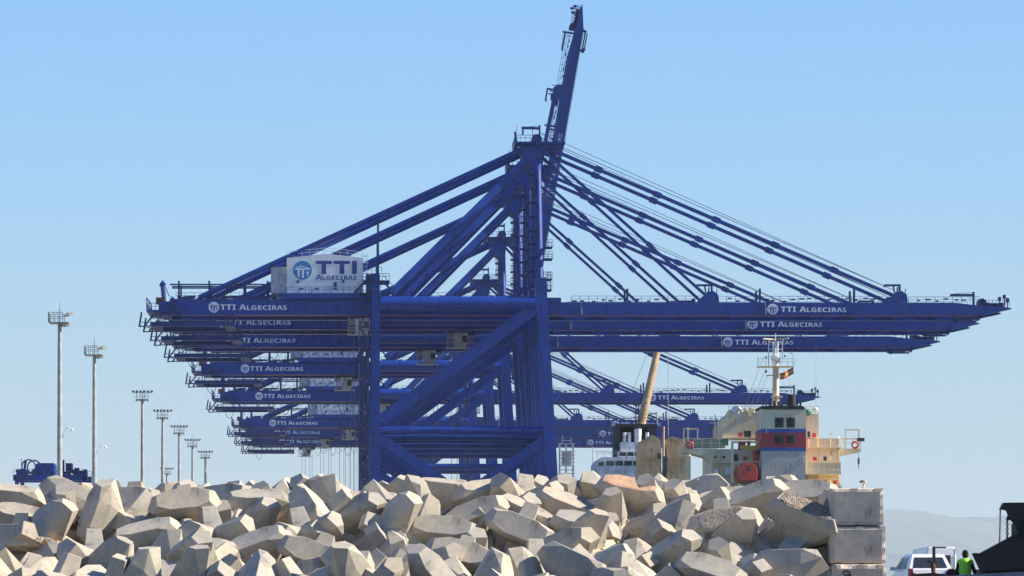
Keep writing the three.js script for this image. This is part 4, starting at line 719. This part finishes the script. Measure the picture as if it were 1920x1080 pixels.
// ------------------------------------------------------------------ stacked concrete cubes
{
  const cube = (x0, y0, x1, y1, D, depth, label, chip = 0.04) => {
    const k = FOCAL / D, w = (x1 - x0) / k, h = (y1 - y0) / k, pts = [];
    const nx = 14, ny = 10;
    const g = new THREE.BoxGeometry(w, h, depth, nx, ny, 12), p = g.attributes.position;
    for (let i = 0; i < p.count; i++) { let x = p.getX(i), y = p.getY(i), z = p.getZ(i);
      const ex = w / 2 - Math.abs(x), ey = h / 2 - Math.abs(y), ez = depth / 2 - Math.abs(z), near = [ex, ey, ez].sort((a, b) => a - b);
      if (near[1] < 1e-4) { const n = vnoise(x * 7 + 30 + x0, y * 7 + z * 9 + 30, 128), d = 0.012 + chip * Math.max(0, n - 0.45) * 2; if (ex < 1e-4) x -= Math.sign(x) * d; if (ey < 1e-4) y -= Math.sign(y) * d; if (ez < 1e-4) z -= Math.sign(z) * d; }
      p.setXYZ(i, x, y, z); }
    const gg = g.toNonIndexed(); gg.computeVertexNormals();
    const c = at((x0 + x1) / 2, (y0 + y1) / 2, D), m = single('concrete_cube', [gg], M.cube, label, 'concrete block', 'stacked concrete cubes'); m.position.set(c.x, c.y, c.z - depth / 2); return m;
  };
  const top = cube(1558, 915, 1657, 985, 90, 1.95, 'topmost grey concrete cube of the stack at the end of the breakwater');
  const midc = cube(1557, 986, 1661, 1057, 90, 1.95, 'middle grey concrete cube of the stack, black scrawl on its side', 0.05);
  const low = cube(1562, 1058, 1663, 1142, 89.7, 1.95, 'lowest concrete cube of the stack, black painted mark on its face', 0.09);
  cube(1551, 920, 1650, 990, 92.1, 1.95, 'upper concrete cube standing behind the stack', 0.05); cube(1551, 991, 1654, 1062, 92.1, 1.95, 'middle concrete cube standing behind the stack', 0.05); cube(1551, 1063, 1654, 1140, 92.1, 1.95, 'lower concrete cube standing behind the stack', 0.05);
  const ink = mat([0.015, 0.015, 0.018], 0.8), q = FOCAL / 90;
  const sx = -(1657 - 1558) / 2 / q - 0.012;
  part('graffiti', [pipe([V(sx, 0.22, 0.1), V(sx, 0.1, -0.2), V(sx, -0.02, 0.25), V(sx, -0.05, 0.6)], 0.018, 5, 12), pipe([V(sx, 0.28, 0.35), V(sx, 0.05, 0.3), V(sx, -0.3, 0.15)], 0.016, 5, 10), pipe([V(sx, -0.05, -0.5), V(sx, -0.25, -0.25), V(sx, -0.2, 0.1), V(sx, -0.38, -0.4)], 0.018, 5, 12)], ink, top);
  part('graffiti', [pipe([V(sx - 0.02, 0.2, 0.55), V(sx - 0.02, 0.0, 0.4), V(sx - 0.02, -0.15, 0.6), V(sx - 0.02, -0.1, 0.75)], 0.02, 5, 12)], ink, midc);
  part('graffiti', [pipe([V(-0.55, 0.44, 0.985), V(-0.40, 0.5, 0.985), V(-0.3, 0.42, 0.985), V(-0.38, 0.32, 0.985), V(-0.5, 0.38, 0.985)], 0.022, 5, 14), pipe([V(-0.34, 0.46, 0.985), V(-0.28, 0.36, 0.985), V(-0.33, 0.24, 0.985)], 0.022, 5, 10)], ink, low);
  const c = at(1620, 915, 91), b = thing('bent_pipe', 'small bent pale pipe stub on top of the concrete cubes', 'pipe', [c.x, c.y, c.z]);
  part('stub', [pipe([V(-0.03, 0, 0), V(0.0, 0.12, 0), V(0.04, 0.19, 0), V(0.02, 0.23, 0), V(-0.06, 0.21, 0)], 0.038, 7, 14)], M.cream, b);
  part('flange', [box(0.1, 0.07, 0.1, -0.08, 0.2, 0, 0, 0, 0.3)], M.rust, b);
}

// ------------------------------------------------------------------ road end: car, van, worker, tipper
const GY = 2.45;
function carWheel(x, z, parent, s) { const w = part('wheel', [new THREE.CylinderGeometry(0.3, 0.3, 0.19, 22).rotateZ(Math.PI / 2).translate(x, 0.3, z)], M.black, parent); part('rim', [new THREE.CylinderGeometry(0.19, 0.19, 0.03, 16).rotateZ(Math.PI / 2).translate(x + s * 0.1, 0.3, z)], M.galv, w); }
const carWhite = new THREE.MeshPhysicalMaterial({ color: new THREE.Color().setRGB(0.78, 0.77, 0.76), roughness: 0.35, clearcoat: 0.8, clearcoatRoughness: 0.1, side: THREE.DoubleSide });
{
  const D = 107, c = at(1746, 1100, D), car = thing('parked_car', 'white hatchback parked beyond the concrete cubes, seen from behind', 'car', [c.x, GY, c.z - 2]);
  const H = pts => bevelHull(pts.map(p => V(...p)), 0.035), sym = l => l.flatMap(([x, y, z]) => [[x, y, z], [-x, y, z]]);
  const body = part('body', [H(sym([[0.78, 0.25, 1.9], [0.82, 0.55, 1.98], [0.80, 0.92, 1.86], [0.82, 0.3, -1.7], [0.78, 0.62, -2.0], [0.7, 0.3, -2.02], [0.78, 0.9, -0.9], [0.84, 0.5, 0]]))], carWhite, car);
  part('cabin', [H(sym([[0.78, 0.9, 1.84], [0.58, 1.46, 1.35], [0.60, 1.49, 0.5], [0.56, 1.44, -0.25], [0.76, 0.9, -1.1]]))], carWhite, car);
  const quad = (pts) => { const g = new THREE.BufferGeometry(); const f = []; const [a, b, cc, d] = pts; for (const p of [a, b, cc, a, cc, d]) f.push(...p); g.setAttribute('position', new THREE.Float32BufferAttribute(f, 3)); g.computeVertexNormals(); return g; };
  part('window', [quad([[-0.63, 0.99, 1.815], [0.63, 0.99, 1.815], [0.52, 1.38, 1.475], [-0.52, 1.38, 1.475]])], M.glass, car).userData.label = 'rear window';
  for (const s of [1, -1]) { part('window', [quad([[s * 0.815, 0.98, 1.2], [s * 0.815, 0.98, 0.2], [s * 0.655, 1.41, 0.3], [s * 0.655, 1.41, 1.1]])], M.glass, car); part('window', [quad([[s * 0.815, 0.98, 0.12], [s * 0.815, 0.98, -0.8], [s * 0.655, 1.41, -0.2], [s * 0.655, 1.41, 0.22]])], M.glass, car);
    part('tail_light', [box(0.16, 0.36, 0.1, s * 0.74, 0.78, 1.93)], M.red, body); carWheel(s * 0.76, 1.25, car, s); carWheel(s * 0.76, -1.25, car, s); part('door_mirror', [box(0.2, 0.14, 0.12, s * 0.95, 0.98, -0.55)], carWhite, car); }
  part('bumper', [box(1.62, 0.26, 0.12, 0, 0.42, 2.0)], carWhite, body); part('number_plate', [box(0.5, 0.12, 0.02, 0, 0.68, 2.03)], M.letter, body);
  part('headrest', [box(0.22, 0.2, 0.1, -0.35, 1.08, 0.9)], M.darkSteel, car); part('headrest', [box(0.22, 0.2, 0.1, 0.35, 1.08, 0.9)], M.darkSteel, car);
}
{
  const D = 118, c = at(1766, 1072, D), v = thing('parked_van', 'white van parked in front of the white hatchback', 'van', [c.x, GY, c.z - 2.4]);
  part('body', [bevelHull([[0.5, 0.35, 2.4], [0.56, 1.6, 2.3], [0.5, 1.95, 2.2], [0.56, 0.4, -2], [0.5, 1.9, -0.9], [0.54, 1.3, -2.1]].flatMap(([x, y, z]) => [V(x, y, z), V(-x, y, z)]), 0.04)], carWhite, v);
  part('window', [box(0.7, 0.4, 0.03, 0, 1.45, 2.4)], M.glass, v);
  part('door_frame', [box(0.07, 1.5, 0.06, 0.5, 1.15, 2.42)], M.letter, v);
  for (const s of [1, -1]) { carWheel(s * 0.5, 1.5, v, s); carWheel(s * 0.5, -1.4, v, s); }
}
{
  const D = 88, k = FOCAL / D, c = at(1751, 1080, D), s = thing('lamp_arm_post', 'dark post with a short arm and rusty fitting in front of the car', 'post', [c.x, GY, -D]);
  const y = p => EYE + (VY - p) / k - GY;
  part('post', [bb(-0.04, 0, -0.04, 0.04, y(1025), 0.04)], M.darkSteel, s);
  part('arm', [bb(0.041, y(1027.6), -0.035, 0.37, y(1025.2), 0.035)], M.darkSteel, s);
  part('rusty_fitting', [bevelHull([V(-0.11, y(1057), 0.08), V(-0.02, y(1055), 0.1), V(0.02, y(1062), 0.12), V(-0.02, y(1082), 0.14), V(-0.07, y(1078), 0.1), V(-0.05, y(1062), 0.15), V(-0.04, y(1066), -0.03)], 0.012)], mat([0.13, 0.055, 0.025], 0.9), s);
  part('rusty_fitting', [bar(V(-0.22, y(1051), 0.1), V(-0.05, y(1056), 0.1), 0.06)], M.darkSteel, s);
  const h = at(1735, 1080, 87), t = thing('rusty_frame', 'low dark rusty steel frame in front of the white hatchback', 'frame', [h.x, GY, -87]);
  const yy = p => EYE + (VY - p) * 87 / FOCAL - GY, xx = p => (p - 1735) * 87 / FOCAL;
  part('beam', [prism([[xx(1709), 0], [xx(1709), yy(1073)], [xx(1716), yy(1076)], [xx(1748), yy(1074)], [xx(1772), yy(1077)], [xx(1775), 0]], -0.1, 0.1)], mat([0.09, 0.03, 0.025], 0.85), t);
  part('guard', [prism([[xx(1773), 0], [xx(1774), yy(1073)], [xx(1778), yy(1069)], [xx(1786), yy(1067)], [xx(1792), yy(1070)], [xx(1796), yy(1075)], [xx(1797), 0]], -0.08, 0.12)], mat([0.05, 0.015, 0.015], 0.7), t);
}
{ // worker seated with his back turned
  const { MarchingCubes } = await import('three/addons/objects/MarchingCubes.js');
  const cap = (p, a, b, ra, rb) => { const pa = p.clone().sub(a), ba = b.clone().sub(a), h = THREE.MathUtils.clamp(pa.dot(ba) / ba.lengthSq(), 0, 1); return pa.addScaledVector(ba, -h).length() - (ra + (rb - ra) * h); };
  const smin = (a, b, k) => { const h = Math.max(k - Math.abs(a - b), 0) / k; return Math.min(a, b) - h * h * k * 0.25; };
  const mesh = (bones, k, c, half, res, grow = 0, cut) => {
    const mc = new MarchingCubes(res, M.black, false, false, 60000), p = V(0, 0, 0); mc.isolation = 0;
    for (let z = 0; z < res; z++) for (let y = 0; y < res; y++) for (let x = 0; x < res; x++) {
      p.set((x - res / 2) / (res / 2) * half + c.x, (y - res / 2) / (res / 2) * half + c.y, (z - res / 2) / (res / 2) * half + c.z);
      let d = 9; for (const [a, b, ra, rb] of bones) d = smin(d, cap(p, a, b, ra, rb), k);
      d -= grow; if (cut) d = Math.max(d, cut(p)); mc.field[x + y * res + z * res * res] = -d;
    }
    mc.update(); const n = mc.count, g = new THREE.BufferGeometry();
    const P = mc.positionArray.slice(0, n * 3), N = mc.normalArray.slice(0, n * 3); for (let i = 0; i < n; i++) { P[i * 3] = P[i * 3] * half + c.x; P[i * 3 + 1] = P[i * 3 + 1] * half + c.y; P[i * 3 + 2] = P[i * 3 + 2] * half + c.z; }
    g.setAttribute('position', new THREE.BufferAttribute(P, 3)); g.setAttribute('normal', new THREE.BufferAttribute(N, 3)); return g;
  };
  const D = 86, k = FOCAL / D, c = at(1810, 1080, D), w = thing('person', 'seated person in a bright green safety vest, back turned, beside the tipper', 'person', [c.x, GY, -D]);
  // seat height so that the head reaches pixel row 1032
  const top = EYE + (VY - 1031) / k - GY, hip = top - 0.86, Q = (x, y, z) => V(x, hip + y, z);
  const torso = [[Q(0, 0.02, 0), Q(-0.01, 0.25, 0.02), 0.15, 0.15], [Q(-0.01, 0.25, 0.02), Q(-0.01, 0.46, 0), 0.155, 0.15], [Q(-0.16, 0.49, 0), Q(0.15, 0.49, 0), 0.075, 0.075]];
  const body = part('body', [mesh([...torso, [Q(0, 0.5, 0), Q(0.005, 0.64, -0.02), 0.06, 0.055],
    [Q(0.17, 0.48, 0), Q(0.27, 0.24, -0.02), 0.065, 0.052], [Q(0.27, 0.24, -0.02), Q(0.33, 0.10, -0.26), 0.05, 0.038], [Q(-0.18, 0.48, 0), Q(-0.24, 0.22, -0.08), 0.065, 0.05], [Q(-0.24, 0.22, -0.08), Q(-0.1, 0.12, -0.3), 0.048, 0.036],
    [Q(0.09, 0, 0), Q(0.31, 0.06, -0.36), 0.09, 0.065], [Q(0.31, 0.06, -0.36), Q(0.32, -0.36, -0.4), 0.062, 0.045], [Q(0.32, -0.38, -0.4), Q(0.33, -0.4, -0.58), 0.045, 0.04],
    [Q(-0.09, 0, 0), Q(-0.06, 0.04, -0.42), 0.09, 0.065], [Q(-0.06, 0.04, -0.42), Q(-0.06, -0.36, -0.44), 0.062, 0.045], [Q(-0.06, -0.38, -0.44), Q(-0.06, -0.4, -0.62), 0.045, 0.04]], 0.05, Q(0.02, 0.1, -0.2), 0.72, 72)], mat([0.012, 0.011, 0.013], 0.85), w);
  part('head', [mesh([[Q(0.005, 0.68, -0.03), Q(0.005, 0.76, -0.01), 0.078, 0.085], [Q(0.005, 0.67, -0.08), Q(0.005, 0.69, -0.11), 0.04, 0.022], [Q(0.085, 0.71, -0.02), Q(0.09, 0.74, -0.02), 0.018, 0.018], [Q(-0.075, 0.71, -0.02), Q(-0.08, 0.74, -0.02), 0.018, 0.018], [Q(0.005, 0.735, -0.11), Q(0.005, 0.705, -0.128), 0.012, 0.016]], 0.03, Q(0, 0.72, -0.02), 0.17, 44)], mat([0.20, 0.11, 0.07], 0.7), body);
  part('hair', [mesh([[Q(0.005, 0.71, 0.0), Q(0.005, 0.78, -0.01), 0.086, 0.088]], 0.03, Q(0, 0.74, 0), 0.17, 40, 0, p => (p.z < -0.06 && p.y < hip + 0.77) ? 0.02 : -0.02)], mat([0.01, 0.009, 0.009], 0.8), body);
  const shape = [...torso];
  part('safety_vest', [mesh(shape, 0.06, Q(0, 0.25, 0), 0.42, 60, 0.016, p => Math.max(hip - 0.02 - p.y, -(Math.hypot(p.x - 0.0, p.z + 0.05, (p.y - hip - 0.62)) - 0.1)))], mat([0.30, 0.72, 0.05], 0.8), body);
  part('reflective_band', [mesh(shape, 0.06, Q(0, 0.25, 0), 0.42, 60, 0.020, p => Math.max(hip + 0.10 - p.y, p.y - hip - 0.15))], mat([0.42, 0.66, 0.30], 0.5), body);
  for (const sx of [0.30, -0.10]) { const hz = sx > 0 ? [0.335, 0.09, -0.29] : [-0.08, 0.11, -0.33]; const b = Q(...hz), f = [[b, b.clone().add(V(0.0, -0.015, -0.06)), 0.03, 0.03]]; for (let i = 0; i < 4; i++) f.push([b.clone().add(V(-0.03 + i * 0.02, -0.01, -0.06)), b.clone().add(V(-0.034 + i * 0.022, -0.045, -0.13 - (i === 1 || i === 2 ? 0.015 : 0))), 0.009, 0.008]); f.push([b.clone().add(V(-0.03, 0, -0.02)), b.clone().add(V(-0.065, -0.02, -0.07)), 0.011, 0.009]);
    part('hand', [mesh(f, 0.012, b.clone().add(V(0, -0.02, -0.06)), 0.13, 44)], mat([0.24, 0.13, 0.08], 0.7), body); }
  const seat = thing('stone_seat', 'low concrete block the person in the green vest sits on', 'block', [c.x, GY, -D]);
  part('block', [bevelHull([V(-0.4, 0, 0.25), V(0.4, 0, 0.25), V(0.42, 0, -0.3), V(-0.4, 0, -0.3), V(-0.36, hip - 0.13, 0.22), V(0.35, hip - 0.13, 0.2), V(0.36, hip - 0.13, -0.26), V(-0.35, hip - 0.13, -0.25)], 0.02)], M.conc[3], seat);
}
{
  const D = 85, k = FOCAL / D, ox = (1870 - VX) / k, s = thing('tipper_body', 'black steel tipper body with an open tailgate and hanging chain', 'tipper truck', [ox, GY, -D]);
  const Z = ([u, v]) => { const px = 1640 + u / 6.75, py = 920 + v / 6.75; return [(px - VX) / k - ox, EYE + (VY - py) / k - GY]; };
  const dark = mat([0.012, 0.013, 0.016], 0.85);
  part('hopper', [prism([[1255, 795], [1275, 787], [1310, 792], [1350, 789], [1600, 655], [1832, 530], [1800, 440], [1750, 372], [1960, 380], [2400, 380], [2400, 980], [1890, 985], [1362, 1020], [1300, 890]].map(Z), -0.3, 0)], dark, s);
  part('tailgate', [prism([[1600, 238], [1640, 152], [2400, 143], [2400, 379], [1748, 371], [1702, 371], [1700, 330], [1712, 308], [1690, 250], [1660, 240]].map(Z), -0.32, 0.03)], dark, s);
  part('bin', [prism([[1960, 390], [2400, 390], [2400, 970], [1960, 975]].map(Z), -2.4, -0.301)], dark, s);
  const a = Z([1600, 240]), b = Z([1590, 655]);
  part('latch_rod', [rod(V(a[0], a[1], -0.1), V(b[0], b[1], -0.1), 0.022, 8), pipe([V(...Z([1600, 240]), -0.1), V(...Z([1604, 205]), -0.1), V(...Z([1625, 175]), -0.1), V(...Z([1640, 160]), -0.1)], 0.022, 6, 8)], M.galv, s);
  for (let i = 0; i < 9; i++) { const q = Z([1688, 362 + i * 30]); const g = new THREE.TorusGeometry(0.042, 0.013, 6, 12).scale(0.8, 1.25, 1); if (i % 2) g.rotateY(Math.PI / 2); part('chain_link', [g.translate(q[0], q[1], -0.1)], M.darkSteel, s); }
  for (const x of [0.4, 3.2]) part('wheel', [new THREE.CylinderGeometry(0.5, 0.5, 0.35, 24).rotateX(Math.PI / 2).translate(x + 0.6, 0.5, -0.5)], M.black, s);
  part('chassis', [bb(-0.3, 0.5, -1.9, 6, Z([0, 985])[1] - 0.01, -0.3)], M.black, s);
  const l = single('steel_plate', [prism([[-3.0, 0], [-3.0, EYE + (VY - 1083) / (FOCAL / 83) - GY], [3.6, EYE + (VY - 1062) / (FOCAL / 83) - GY], [3.6, 0]], -0.12, 0)], mat([0.11, 0.15, 0.22], 0.5, { map: paint4 }), 'blue grey steel plate edge in front of the black tipper', 'plate');
  l.position.set((1890 - VX) / (FOCAL / 83), GY, -83);
}
renderer.render(scene, camera);
